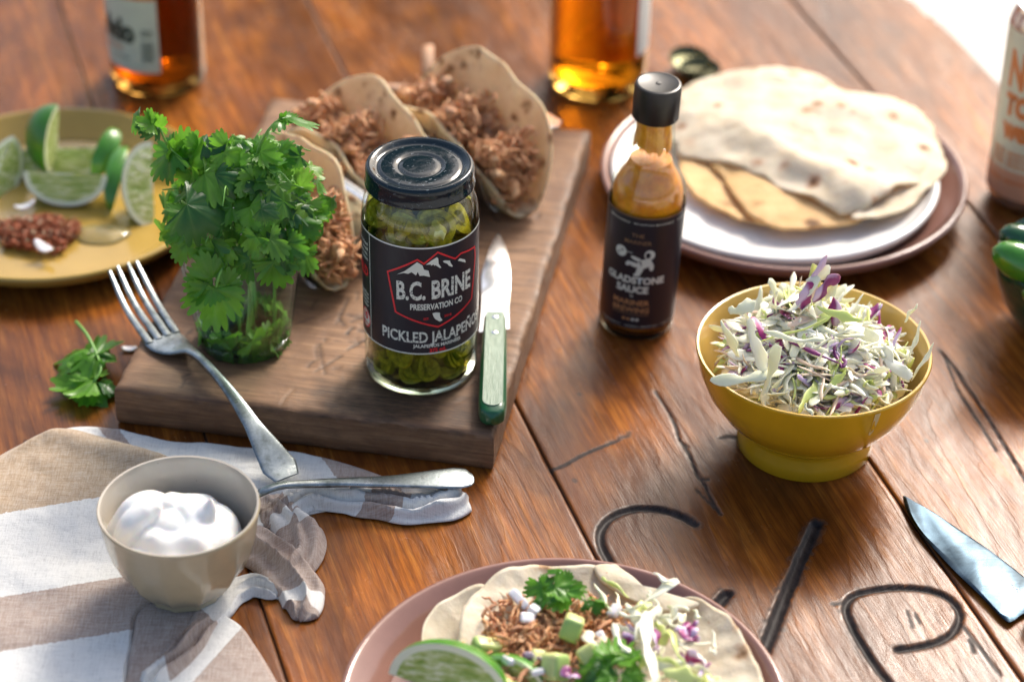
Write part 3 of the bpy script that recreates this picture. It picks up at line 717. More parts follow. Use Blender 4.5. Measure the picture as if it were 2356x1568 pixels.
# stems inside the glass
for k in range(16):
    a = r.uniform(0, 6.28); b = a + r.normal(0, .5); ra, rb = r.uniform(.4, 2.0), r.uniform(.8, 3.2)
    stem(cil, [(ra * math.cos(a), ra * math.sin(a), .15), (ra * 1.1 * math.cos(a + .2), ra * 1.1 * math.sin(a + .2), 4), (rb * math.cos(b), rb * math.sin(b), 9 + r.uniform(-.5, 1.5))], .11, .07)
# leaves pressed inside the glass
for k in range(70):
    a = r.uniform(0, 6.28); z = r.uniform(.9, 8); rg = (2.45 + .10 * z) * r.uniform(.75, .93)
    o_ = Vector((math.cos(a), math.sin(a), 0)); tip = Vector((r.normal(), r.normal(), r.normal(0, 1)))
    tip = (tip - o_ * tip.dot(o_)).normalized(); s = r.uniform(1.2, 1.9)
    leaf(cil, o_ * (rg - .2) - tip * s * .4, tip, o_ + Vector((0, 0, .2)), s, int(r.integers(10)))
# crown of the bunch
C0 = Vector((.7, .2, 9.2))
for k in range(132):
    th = r.uniform(0, 6.28); ph = r.uniform(-.55, 1.45); sh = r.uniform(.55, 1.0) if k > 60 else r.uniform(.82, 1.04)
    d = Vector((math.cos(th) * math.cos(ph), math.sin(th) * math.cos(ph), math.sin(ph)))
    if d.y > .3 and k % 3 == 0: d.y *= -1
    p = C0 + Vector((d.x * 4.9, d.y * 4.3, d.z * 3.7)) * sh
    if p.z < 8.6 and math.hypot(p.x, p.y) < 4.2:
        q = 4.5 / max(math.hypot(p.x, p.y), .5); p.x *= q; p.y *= q
    up = (d + Vector((0, -.35, .55)) + Vector((r.normal(0, .45), r.normal(0, .45), r.normal(0, .3)))).normalized()
    tip = (Vector((d.x, d.y, -.15)) + Vector((r.normal(0, .7), r.normal(0, .7), r.normal(0, .35)))); tip = (tip - up * tip.dot(up)).normalized()
    s = r.uniform(.9, 1.9)
    leaf(cil, p - tip * s * .5, tip, up, s, int(r.integers(10)))
for k in range(40):
    th = r.uniform(0, 6.28); rr = r.uniform(1.5, 5.0); p = Vector((rr * math.cos(th), rr * math.sin(th), r.uniform(9.0, 12.6)))
    stem(cil, [(p.x * .4, p.y * .4, 8.5), (p.x * .75, p.y * .7, p.z), (p.x * 1.05, p.y * 1.05, p.z + r.uniform(-.6, .8))], .07, .04, 10)
# leaves placed one by one as the photograph shows them (tip from base towards the second point)
def hero(bx, by, tx, ty, y, k, up=(0, -.5, .8), tri=False, gap=.1):
    b, t = L(bx, by, y), L(tx, ty, y - .3); s = (t - b).length
    leaf(cil, b, t - b, up, s * .84, k)
F_ = -9.3
hero(487, 638, 455, 580, F_, 1, (.1, -.9, .4)); hero(490, 655, 422, 690, F_, 4, (-.2, -.9, .3)); hero(505, 655, 540, 690, F_, 9, (.3, -.9, .2)); hero(497, 665, 480, 775, F_ - .2, 4, (0, -.95, .2)); hero(480, 650, 410, 660, F_, 9, (-.2, -.9, .3)); hero(520, 660, 535, 620, F_, 1, (0, -.9, .4))
stem(cil, [L(497, 672, F_), L(502, 640, F_), L(520, 600, F_ + .8), L(545, 560, -6)], .09, .1)
hero(630, 600, 672, 680, -8.6, 1, (.3, -.9, .3)); hero(620, 590, 700, 620, -8.4, 6, (.4, -.8, .4)); hero(650, 590, 600, 640, -8.6, 2, (0, -.9, .4))
hero(590, 545, 565, 600, -9.0, 0, (-.1, -.7, .7)); hero(620, 550, 680, 595, -9.0, 3, (.2, -.7, .7))
hero(600, 480, 650, 500, -8.6, 2, (.1, -.7, .7)); hero(430, 470, 555, 520, -8.4, 2, (-.1, -.6, .8)); hero(470, 400, 580, 445, -6.5, 1, (-.1, -.55, .85)); hero(440, 500, 390, 470, -8, 7); hero(420, 530, 370, 560, -8, 4, (-.5, -.6, .5)); hero(430, 560, 380, 600, -8.3, 6, (-.4, -.7, .4))
hero(680, 460, 735, 490, -6, 1, (.4, -.5, .6)); hero(690, 430, 700, 380, -5, 3, (.3, -.5, .7)); hero(680, 510, 750, 540, -7, 6, (.5, -.6, .4)); hero(640, 360, 700, 340, -4, 1); hero(600, 350, 655, 385, -5, 4); hero(515, 350, 560, 400, -5.5, 1); hero(520, 340, 500, 300, -5, 6); hero(660, 560, 715, 600, -8, 4, (.4, -.8, .3)); hero(700, 580, 712, 640, -7.5, 9, (.5, -.8, .1))
# the two long sprigs that lean out
stem(cil, [L(560, 470, -5), L(500, 430, -5), L(430, 375, -5), L(390, 340, -5), L(366, 292, -5)], .10, .07)
hero(368, 297, 318, 268, -5, 2, (-.1, -.4, .9)); hero(365, 293, 372, 258, -5, 0, (.2, -.3, .9)); hero(322, 268, 285, 305, -5, 2, (-.5, -.6, .6)); hero(355, 285, 300, 275, -5.3, 4, (0, -.6, .8)); hero(345, 275, 352, 256, -5.2, 8)
for q in [(398, 350, 320, 408, 1), (402, 352, 385, 310, 4), (420, 372, 445, 300, 6), (410, 362, 385, 405, 2), (440, 382, 490, 330, 0), (430, 380, 440, 330, 9), (470, 330, 530, 318, 2), (455, 340, 440, 305, 6), (395, 380, 365, 395, 0), (440, 400, 400, 450, 1), (500, 350, 545, 330, 4), (510, 380, 570, 350, 1)]:
    hero(*q[:4], -5.2 + .1 * q[4], q[4], (r.normal(0, .3), -.5, .8))
stem(cil, [L(582, 470, -4.5), L(580, 420, -4.5), L(590, 360, -4.5), L(608, 315, -4.5), L(630, 285, -4.5), L(650, 272, -4.5)], .13, .07)
hero(646, 273, 745, 268, -4.5, 6, (0, .25, .95)); hero(655, 274, 705, 292, -4.4, 4, (.1, .1, .9)); hero(648, 272, 641, 256, -4.5, 4)

# ================================================================== cilantro sprig lying on the table, left
sp_o = un(205, 890, 0)
sprig = thing('cilantro_sprig', 'loose sprig of cilantro lying on the bare table left of the board', 'herb', (sp_o[0], sp_o[1], 0))
def S(px, py, z):
    p = un(px, py, z); return Vector((p[0] - sp_o[0], p[1] - sp_o[1], p[2]))
stem(sprig, [S(175, 740, 1.6), S(200, 770, 1.7), S(222, 815, 1.4), S(232, 850, 1.2), S(215, 880, .9)], .12, .08)
for bx, by, tx, ty, z, k in [(222, 815, 140, 800, 1.5, 1), (225, 825, 260, 825, 1.3, 4), (215, 820, 160, 830, 1.2, 2), (215, 810, 200, 785, 1.5, 6), (235, 815, 215, 850, 1.1, 9), (218, 878, 130, 890, .9, 4), (215, 880, 165, 935, .7, 1), (222, 878, 270, 865, .9, 2), (225, 885, 260, 915, .6, 6), (215, 885, 200, 930, .6, 0), (205, 870, 190, 850, .9, 3)]:
    b, t = S(bx, by, z), S(tx, ty, max(.2, z - .5)); leaf(sprig, b, t - b, (r.normal(0, .15), -.15, 1), (t - b).length * 1.15, k)
# ================================================================== food materials
def mat_tortilla(name, base=(.62, .50, .34), char=.55, cs=.42, thr=.30, rnd=4.0, soft=(.46, .27, .12)):
    m = NT(name); v = m.coord(1, 1, 1, rnd=rnd)
    wv = m.n('VectorMath', _operation='ADD', i0=v, i1=m.n('VectorMath', _operation='MULTIPLY', i0=m.n('TexNoise', Vector=v, Scale=1.6, Detail=3).outputs['Color'], i1=(.9, .9, .9)).outputs[0]).outputs[0]
    vo = m.n('TexVoronoi', Vector=wv, Scale=cs, Randomness=1.0).outputs['Distance']
    sel = m.ramp(m.noise(v, .35, 2), [(.33, 0.0), (.42, 1.0)])
    spot = m.math('MULTIPLY', m.ramp(vo, [(thr * .45, 1.0), (thr, 0.0)]), sel)
    core = m.math('MULTIPLY', m.ramp(vo, [(thr * .15, 1.0), (thr * .62, 0.0)]), sel)
    col = m.ramp(m.noise(v, .55, 5, .6), [(.3, tuple(np.array(base) * np.array([.86, .80, .70]))), (.65, base)])
    col = m.mix(m.math('MULTIPLY', spot, .75), col, soft)
    col = m.mix(m.math('MULTIPLY', core, char), col, (.085, .03, .012))
    sp2 = m.ramp(m.n('TexVoronoi', Vector=wv, Scale=cs * 2.7, Randomness=1.0).outputs['Distance'], [(.06, .6), (.14, 0.0)])
    col = m.mix(m.math('MULTIPLY', sp2, m.ramp(m.noise(v, .6, 2, .5, 2), [(.5, 0.0), (.6, 1.0)])), col, soft)
    m.P(Base_Color=col, Roughness=.62, Specular_IOR_Level=.3, Subsurface_Weight=.25, Subsurface_Radius=(1, .7, .4), Subsurface_Scale=.003,
        Normal=m.bump(m.noise(v, 1.1, 4), .0016, .7, m.bump(m.noise(v, 7, 3), .0003, .6)))
    tr = m.n('BsdfTranslucent', Color=m.mix(.35, col, (.9, .55, .22))); mx = m.n('MixShader', i0=.28); m.t.links.new(m.p.outputs[0], mx.inputs[1]); m.t.links.new(tr.outputs[0], mx.inputs[2]); m.t.links.new(mx.outputs[0], m.out.inputs[0])
    return m.m
TORT = mat_tortilla('charred_tortilla', (.86, .74, .50), 1.0, .75, .42)
TORT_PALE = mat_tortilla('flour_tortilla', (.90, .81, .64), .85, .42, .30, soft=(.56, .24, .09))
TORT_TAN = mat_tortilla('toasted_tortilla', (.90, .62, .30), .9, .30, .25, soft=(.45, .22, .08))
TORT_CORN = mat_tortilla('soft_tortilla', (.80, .74, .60), .9, .42, .30, rnd=0, soft=(.55, .30, .13))
def mat_pork(name, c1, c2):
    m = NT(name); v = m.coord(1, 1, 1, rnd=5)
    col = m.ramp(m.noise(v, 2.2, 5, .65), [(.3, c1), (.5, tuple((np.array(c1) + np.array(c2)) / 2)), (.68, c2)])
    col = m.mix(m.ramp(m.noise(v, .9, 3), [(.58, 0.0), (.7, .5)]), col, (.50, .38, .28))
    m.P(Base_Color=col, Roughness=.42, Specular_IOR_Level=.5, Subsurface_Weight=.15, Subsurface_Radius=(1, .4, .2), Subsurface_Scale=.003, Normal=m.bump(m.noise(m.coord(1.5, 6, 6), 1, 5, .7), .0015, .9)); return m.m
PORK = mat_pork('pulled_pork', (.56, .21, .07), (.90, .53, .26))
PORK2 = mat_pork('pulled_pork_dark', (.38, .14, .055), (.72, .37, .18))
def strands(n, place, seed, lmin=.8, lmax=2.4, rmin=.05, rmax=.17, flow=None, jit=.8):
    """shredded meat: place(r) gives a point; flow a preferred direction"""
    r = np.random.default_rng(seed); mb = MB()
    for k in range(n):
        p = np.array(place(r), float); q3 = p * .9 + seed; d = np.array([nz(*q3), nz(*(q3 + 31)), .7 * nz(*(q3 + 77))]) * 3.2 + r.normal(size=3) * .4 * jit + (np.array(flow) if flow is not None else 0); d /= np.linalg.norm(d)
        L_ = r.uniform(lmin, lmax); b = r.normal(size=3) * L_ * .10; q = 6
        t = np.linspace(-.5, .5, q)[:, None]; P = p + d * L_ * t + b * (1 - (2 * t) ** 2) + r.normal(size=(q, 3)) * .05
        rd = r.uniform(rmin, rmax) * (1 - .9 * np.abs(np.linspace(-1, 1, q)) ** 3) + .01
        mb.add(sweep(P, rd, rd * r.uniform(.45, .9), 6, (0, 0, 1), twist=np.linspace(0, r.normal(0, 1), q)), 0 if r.uniform() < .68 else 1)
    return mb
# ---------------------------------------------------------------- folded tacos
def taco_shell(seed, R=6.9, phi=74, rho=.95, shift=.9, flare=.0, ruff=.22):
    rings, N = 16, 72; rr = np.random.default_rng(seed); ph = rr.uniform(0, 6, 4)
    out = []
    for j in range(N):
        t = j / N * 2 * math.pi; rad = R * (1 + .025 * math.sin(2 * t + ph[0]) + .02 * math.sin(5 * t + ph[1])); out.append((rad * math.cos(t), rad * math.sin(t)))
    def bend(a, b):
        b2 = b + shift; s = 1 if b2 > 0 else -1; x = abs(b2); pr_ = R_(phi)
        if x < rho * pr_: y, z = rho * math.sin(x / rho), rho - rho * math.cos(x / rho)
        else:
            e = x - rho * pr_; y = rho * math.sin(pr_) + e * math.cos(pr_) + flare * e * e; z = rho - rho * math.cos(pr_) + e * math.sin(pr_)
        f = min(1, max(0, x - 1) / 4); y += f * ruff * (math.sin(a * .75 + ph[2] + (0 if s > 0 else 2)) + .5 * math.sin(a * 1.7 + ph[3]))
        y *= 1 + .03 * abs(a); z += .12 * nz(a * .5, b * .5, seed)
        return a, s * y, z
    V = []
    for q in range(rings + 1):
        for (x, y) in out: V.append(bend(x * q / rings, y * q / rings))
    top = np.array(V).reshape(rings + 1, N, 3)
    # thickness along the sheet normal
    du = np.roll(top, -1, 1) - np.roll(top, 1, 1); dv = np.gradient(top, axis=0); Nn = np.cross(du, dv); ln = np.linalg.norm(Nn, axis=2)[:, :, None]; Nn = Nn / (ln + 1e-9); Nn[0] = (0, 0, -1)
    if (Nn[3, :, 2].mean()) > 0: Nn = -Nn
    bot = top + Nn * .17; bot[0] = bot[0, 0] * 0 + top[0, 0] + (0, 0, -.17)
    V = np.concatenate([top.reshape(-1, 3), bot.reshape(-1, 3)]); o = (rings + 1) * N; F = []
    for i in range(rings):
        for j in range(N):
            a, b, c, d = i * N + j, i * N + (j + 1) % N, (i + 1) * N + (j + 1) % N, (i + 1) * N + j
            F += [(a, d, c, b), (o + a, o + b, o + c, o + d)]
    for j in range(N): a, b = rings * N + j, rings * N + (j + 1) % N; F.append((a, o + a, o + b, b))
    return V, F
HA = R_(40.4); HOLD = np.array([-9.0, 10.4])      # holder centre and heading of its long side
def make_taco(h, label, seed, shift, fill, turn=0.0, along=0.0, lift=.35, R=6.9, tilt=0):
    ax = np.array([math.cos(HA), math.sin(HA)]); ay = np.array([-ax[1], ax[0]])
    c = HOLD + ax * h + ay * along
    t = thing('taco', label, 'taco', (c[0], c[1], BZ + lift), HA + math.pi / 2 + R_(turn), 'pulled pork tacos standing in the metal holder')
    t.rotation_euler[0] = R_(tilt)
    # local x runs along the fold (away to the back left); -y is the side towards the right front
    sh = MB().add(taco_shell(seed, R=R, shift=shift)).obj('tortilla', TORT, t, recalc=True)
    x0, x1, hz, hw = fill
    def plc(r):
        u = r.uniform(-1, 1); x = (x0 + x1) / 2 + u * (x1 - x0) / 2; e = math.sqrt(max(0, 1 - u ** 4))
        top = hz * (.55 + .45 * e) * (1 + .18 * math.sin(x * 1.3 + seed)); zz = .6 + (top - .6) * r.uniform(0, 1) ** .55
        w_ = hw * (.45 + .55 * zz / hz); return (x, r.uniform(-1, 1) * w_, zz)
    # crossing shreds plus rounded chunks
    mb = strands(1500, plc, seed + 50, .6, 1.9, .04, .13, (.25, 0, .15), .8)
    r = np.random.default_rng(seed)
    for k in range(70):
        p = np.array(plc(r)); P = p + np.cumsum(r.normal(size=(5, 3)) * .28, 0); mb.add(sweep(spl(P, 8), np.array([.05, .25, .36, .42, .38, .30, .18, .03]) * r.uniform(.6, 1.1), None, 8), int(r.integers(2)))
    o = mb.obj('pulled_pork', [PORK, PORK2], t); o['kind'] = 'stuff'
    return t
make_taco(-7.6, 'pulled pork taco at the left end of the holder, partly behind cilantro', 1, -.9, (-7.0, 5.4, 4.6, 1.7), along=1.2, R=6.7)
make_taco(.2, 'middle pulled pork taco in the holder, right behind the pickle jar', 2, -1.2, (-5.0, 5.0, 5.0, 1.8), along=3.6, R=7.0)
make_taco(7.4, 'rear right pulled pork taco, tallest in the metal holder', 3, -1.5, (-6.8, 5.2, 5.2, 1.9), along=1.0, R=7.5)
# ---------------------------------------------------------------- wave shaped metal holder
hold = thing('taco_holder', 'wave shaped stainless steel holder keeping three tacos upright', 'taco holder', (HOLD[0], HOLD[1], BZ), HA)
pr_ = [(-12.6, 4.7), (-11.3, 4.9), (-10.6, 4.2), (-9.4, .9), (-8.6, .12), (-7.6, .06), (-6.6, .12), (-5.8, .9), (-4.6, 4.2), (-3.8, 4.75), (-3.0, 4.2), (-1.8, .9), (-1.0, .12), (0, .06), (1.0, .12), (1.8, .9), (3.0, 4.2), (3.8, 4.75), (4.6, 4.2), (5.8, .9), (6.6, .12), (7.4, .06), (8.4, .12), (9.2, .9), (10.3, 4.3), (11.0, 5.0), (12.6, 4.8)]
pp = spl([(x, 0, z) for x, z in pr_], 150)
W_ = 4.4; G = np.stack([np.stack([pp[:, 0], np.full(150, y), pp[:, 2]], 1) for y in np.linspace(-W_, W_, 5)], 1)
G[:2, 0, 1] += .5; G[:2, -1, 1] -= .5; G[-2:, 0, 1] += .5; G[-2:, -1, 1] -= .5
MB().add(grid_sheet(G, .09)).obj('wave_sheet', simple('brushed_steel', (.62, .66, .70), .24, 1.0, bump=.004, bs=6), hold, 40)
# ---------------------------------------------------------------- two wooden sticks behind
STK = simple('pale_stick_wood', (.44, .24, .13), .6, bump=.02, bs=4, var=.3, vs=1.5)
a, b = un(800, 197, 2.4), un(900, 205, 3.3)
s1 = part('wooden_stick', sweep([(0, 0, 0), tuple((b - a) * .5), tuple((b - a) * 1.6)], [.42, .45, .45], [.3, .3, .3], 10, pw=.6), STK); s1.location = Vector(a) * CM
tag(s1, 'short pale wooden stick lying level behind the middle taco', 'stick')
a, b = un(985, 108, 4.5), un(983, 200, 3.0)
s2 = part('wooden_stick', sweep([(0, 0, 0), tuple((b - a) * .5), tuple((b - a) * 1.2)], [.42, .45, .45], [.3, .3, .3], 10, pw=.6, up=(0, 1, 0)), STK); s2.location = Vector(a) * CM
tag(s2, 'pale wooden stick pointing away behind the rear taco', 'stick')

# ================================================================== crockery
def glaze(name, col, rim=None, rimz=None, rough=.16, **kw):
    m = NT(name); v = m.coord(1, 1, 1)
    c = m.ramp(m.noise(v, .35, 4), [(.3, tuple(np.array(col) * .9)), (.7, tuple(np.array(col) * 1.06))])
    sp_ = m.ramp(m.n('TexVoronoi', Vector=v, Scale=1.1).outputs['Distance'], [(.028, .55), (.05, 0.0)])
    c = m.mix(sp_, c, tuple(np.array(col) * .35))
    m.P(Base_Color=c, Roughness=rough, Specular_IOR_Level=.5, Coat_Weight=.25, Coat_Roughness=.05, Normal=m.bump(m.noise(v, .5, 2), .0008, .35)); return m.m
GL_PINK = glaze('pink_brown_glaze', (.26, .135, .105)); GL_WHITE = glaze('white_glaze', (.80, .79, .76)); GL_OCHRE = glaze('ochre_glaze', (.42, .27, .055)); GL_MUST = glaze('mustard_glaze', (.58, .32, .010)); GL_MUST_IN = glaze('mustard_glaze_pale', (.64, .42, .11))
GL_TAUPE = glaze('taupe_glaze', (.46, .39, .25)); GL_TAUPE_IN = glaze('taupe_glaze_inside', (.44, .39, .32)); GL_DGREEN = glaze('dark_green_glaze', (.006, .05, .022))
def coupe(R, hgt, foot, rimw=.25, flat=.72, th=.45):
    up_ = [(0, .5), (R * flat, .5), (R * flat + .8, .62), (R - 1.0, hgt - .55), (R - .45, hgt - .12), (R - .2, hgt), (R, hgt - .08)]
    dn = [(R + .02, hgt - .3), (R - .5, hgt - 1.0), (R * flat + 1.0, .22), (foot + .3, .12), (foot + .2, 0), (foot - .3, 0), (foot - .4, .12), (0, .12)]
    return lathe([tuple(p) for p in spl([(x, 0, z) for x, z in up_ + dn], 70)[:, [0, 2]]], 128)
def plate(label, R, hgt, foot, mat, loc, group=None, flat=.72, name='plate'):
    o = MB().add(coupe(R, hgt, foot, flat=flat)).obj(name, mat, None, 60); o.location = Vector(loc) * CM; tag(o, label, 'plate', group); return o
plate('far brown pink dinner plate underneath the white plate', 12.9, 2.1, 8, GL_PINK, (19.0, 18.8, 0))
plate('white plate holding flour tortillas, stacked on a pink brown plate', 11.5, 1.8, 7, GL_WHITE, (18.3, 18.3, .55), flat=.66)
plate('near pink brown dinner plate under the open taco', 11.8, 2.0, 7, GL_PINK, (3.1, -35.7, 0), flat=.76)
plate('ochre yellow plate of lime wedges at the left edge', 11.4, 2.0, 7, GL_OCHRE, (-32.2, 14.5, 0), flat=.74)

# ================================================================== flour tortillas on the white plate
PCX, PCY, PZ = 18.3, 18.3, 1.1
tor = thing('flour_tortillas', 'pile of folded pale flour tortillas with brown toast marks on the white plate', 'tortillas', (PCX, PCY, PZ))
def TP(pts, z, n=96):
    o = cspl([un(x, y, z + PZ)[:2] - (PCX, PCY) for x, y in pts], n); return o
def sheet(pts, zb, zf, mat, th=.16, parent=tor, rings=22, n=110, zero=TP, wav=.3, name='tortilla'):
    o = zero(pts, zb, n); c = o.mean(0); o = np.array([c + (p - c) * (1 + .035 * nz(p[0] * .9, p[1] * .9, zb) + .012 * nz(p[0] * 3, p[1] * 3, zb)) for p in o])
    return MB().add(disk_sheet(o, c, lambda x, y, rho, th_: zb + zf(x, y, rho) + .18 * rho ** 4 * nz(x * .7, y * .7, zb + 5), rings, th)).obj(name, mat, parent, recalc=True)
# lowest, left one
sheet([(1560, 345), (1640, 300), (1800, 290), (1990, 330), (2120, 420), (2100, 470), (1960, 500), (1800, 520), (1700, 510), (1620, 470), (1570, 420)], .5, lambda x, y, r: .25 * nz(x * .25, y * .25, 3) + .25 * r, TORT_TAN)
# folded flap below: toasted face towards the viewer
sheet([(1640, 365), (1760, 330), (1950, 340), (2110, 380), (2150, 410), (2090, 462), (1990, 500), (1900, 520), (1800, 524), (1740, 505), (1700, 470), (1665, 410)], 1.0, lambda x, y, r: .3 * nz(x * .3, y * .3, 8) + .6 * (1 - r), TORT_TAN)
sheet([(2020, 470), (2000, 380), (2100, 330), (2165, 350), (2178, 390), (2130, 438), (2080, 480), (1990, 500), (1960, 497)], 1.35, lambda x, y, r: .25 * nz(x * .3, y * .3, 12), TORT_PALE)
# the top one, folded over, buckled
def topz(x, y, r):
    rid = .8 * math.exp(-((x * .55 + y * .83 - 1.2 + math.sin(x * .5) * 1.0) / 1.5) ** 2) * smooth(-4, 3, x)
    rid2 = .55 * math.exp(-((x * .2 + y * .98 + 3.2 + .8 * math.sin(x * .4 + 1)) / 1.2) ** 2) * smooth(-5, 2, x)
    return 1.3 * (1 - r ** 2.2) + rid + rid2 + .6 * nz(x * .2, y * .2, 1) + .2 * nz(x * .5, y * .5, 6) + .04 * nz(x * 1.4, y * 1.4, 2)
sheet([(1560, 340), (1545, 280), (1570, 220), (1640, 175), (1760, 158), (1880, 172), (1960, 205), (2040, 215), (2110, 255), (2150, 300), (2172, 360), (2150, 405), (2060, 450), (1975, 490), (1900, 482), (1790, 432), (1700, 388), (1630, 362)], 1.25, topz, TORT_PALE, rings=30, n=150)
sheet([(1700, 175), (1760, 155), (1860, 165), (1900, 190), (1850, 215), (1760, 215), (1700, 205)], 1.9, lambda x, y, r: .5 * (1 - r), TORT_PALE)
sheet([(1548, 262), (1560, 215), (1610, 185), (1660, 168), (1700, 172), (1680, 210), (1620, 260), (1580, 300)], 1.2, lambda x, y, r: .4 * (1 - r) + .2 * nz(x * .5, y * .5, 2), TORT_PALE)

# ================================================================== slaw bowl
SX, SY = 18.05, -10.15
sb_out = [(0, .45), (3.1, .45), (3.4, .0), (4.05, .0), (4.15, .12), (4.12, .9), (3.95, 1.35), (3.98, 1.7), (4.5, 2.1), (5.4, 3.0), (6.25, 4.3), (6.75, 5.6), (7.0, 6.85), (7.05, 7.0)]
sb_in = [(7.0, 7.12), (6.86, 7.1), (6.78, 6.95), (6.5, 5.6), (5.9, 4.2), (4.9, 2.9), (3.6, 2.0), (2.0, 1.6), (0, 1.5)]
def lathe2(prof, parts, n=128):   # split a profile by material index
    V, F = lathe(prof, n); M_ = []
    for i in range(len(prof) - 1): M_ += [parts[i]] * n
    return V, F, M_
V, F, Mi = lathe2(sb_out + sb_in, [0] * (len(sb_out)) + [1] * (len(sb_in) - 1))
slb = MB().add((V, F), Mi).obj('serving_bowl', [GL_MUST, GL_MUST_IN], None, 50); slb.location = (SX * CM, SY * CM, 0)
tag(slb, 'mustard yellow footed bowl holding the cabbage slaw', 'bowl')
slaw = thing('cabbage_slaw', 'heap of shredded white, green and purple cabbage in the mustard yellow bowl', 'slaw', (SX, SY, 1.6))
def mat_shred(name, c1, c2, edge=None):
    m = NT(name); v = m.coord(1, 1, 1, rnd=3); oi = m.n('ObjectInfo')
    col = m.mix(oi.outputs['Random'], c1, c2); col = m.mix(m.ramp(m.noise(v, 1.6, 4), [(.4, 0.0), (.7, .6)]), col, tuple(np.array(c2) * .8 + .05))
    if edge:
        gn = m.n('TexCoord').outputs['Object']; sx = m.n('SeparateXYZ', Vector=gn).outputs[2]
        col = m.mix(m.ramp(m.math('ADD', m.math('MULTIPLY', sx, 400), m.math('ADD', .5, m.math('MULTIPLY', m.noise(v, 1.5, 3), .2))), [(.66, 0.0), (.80, 1.0)]), col, edge)
    m.P(Base_Color=col, Roughness=.33, Specular_IOR_Level=.5, Subsurface_Weight=.3, Subsurface_Radius=(1, 1, .6), Subsurface_Scale=.002, Normal=m.bump(m.noise(v, 3, 3), .0008, .6)); return m.m
SH_W = mat_shred('cabbage_white', (.92, .90, .76), (.88, .87, .60)); SH_G = mat_shred('cabbage_green', (.68, .74, .28), (.58, .68, .20)); SH_P = mat_shred('cabbage_purple', (.14, .006, .13), (.34, .012, .15), (.60, .45, .62)); SH_M = mat_shred('cabbage_stained', (.80, .66, .46), (.72, .52, .40))
def shred_geo(seed):
    r = np.random.default_rng(seed); n = 12; L_ = 1.0; t = np.linspace(0, 1, n); c = r.uniform(-.4, .4) * (.3 + r.uniform()); c2 = r.uniform(-.35, .35)
    P = np.column_stack([t - .5, c * (t - .5) ** 2 * 1.2 + .03 * np.sin(t * 9 + seed), c2 * (t - .5) ** 2 + .04 * np.sin(t * 7 + seed * 2)])
    w_ = r.choice([.035, .055, .08, .12, .19]) * (np.sin(t * math.pi) ** .3 * .8 + .2) * (1 + .35 * np.sin(t * 8 + seed)) * (1 + .2 * np.sin(t * 17 + seed * 3)); h_ = np.full(n, r.uniform(.018, .035)) * (np.sin(t * math.pi) ** .3 * .7 + .3)
    return sweep(P, w_, h_, 8, (0, 0, 1), .4, twist=np.linspace(0, r.normal(0, 1.2), n))
SHM = {}
for nm, mt in (('w', SH_W), ('g', SH_G), ('p', SH_P), ('m', SH_M)):
    SHM[nm] = [MB().add(shred_geo(s_ * 7 + ord(nm))).mesh('cabbage_shred', mt) for s_ in range(8)]
def heap(x, y):
    r_ = math.hypot(x, y); h = 4.1 + 2.9 * max(0, 1 - (r_ / 6.4) ** 2) - .35 * (y < -2) * (-y - 2) * .25
    return h + .9 * math.exp(-((x + 1.0) ** 2 + (y - 2.6) ** 2) / 3.5)
r = np.random.default_rng(77); under = MB()
def heap_place(r, rmax=6.3):
    a = r.uniform(0, 6.283); q = math.sqrt(r.uniform(0, 1)) * rmax; x, y = q * math.cos(a), q * math.sin(a); return x, y, heap(x, y)
under.add(disk_sheet(cspl([(5.4 * math.cos(t), 5.4 * math.sin(t)) for t in np.arange(12) / 12 * 6.283], 60), np.array([0., 0.]), lambda x, y, rho, t: max(.6, heap(x, y) - 1.0 - 1.1 * rho ** 4), 12, .3))
for k in range(800):
    x, y, z = heap_place(r, 5.3); M = frame((x, y, z - r.uniform(.15, 1.1)), r.normal(size=3) * (1, 1, .45), (r.normal(0, .4), r.normal(0, .4), 1)) @ Matrix.Scale(r.uniform(1.0, 2.6), 4)
    under.add(shred_geo(int(r.integers(400))), [0] * 200 if False else (0 if r.uniform() < .74 else (1 if r.uniform() < .45 else 2)), M)
under.obj('cabbage_bed', [SH_W, SH_G, SH_P], slaw)['kind'] = 'stuff'
for k in range(285):
    x, y, z = heap_place(r, 5.7); u = r.uniform(); nm = 'w' if u < .56 else ('g' if u < .71 else ('p' if u < .88 else 'm'))
    edge_ = math.hypot(x, y) > 4.8
    d = r.normal(size=3) * (1, 1, .45 if edge_ else .6); s = r.uniform(1.7, 3.9) * (.75 if edge_ else 1)
    inst('cabbage_shred', SHM[nm][int(r.integers(8))], slaw, frame((x * (.94 if edge_ else 1), y * (.94 if edge_ else 1), z + r.uniform(-.25, .35)), d, (r.normal(0, .5), r.normal(0, .5) - .3, 1)) @ Matrix.Diagonal((s, 1.0 + .28 * s, 1 + .25 * s, 1)))
def SL(px, py, y): p = uny(px, py, y + SY); return Vector((p[0] - SX, y, p[2] - 1.6))
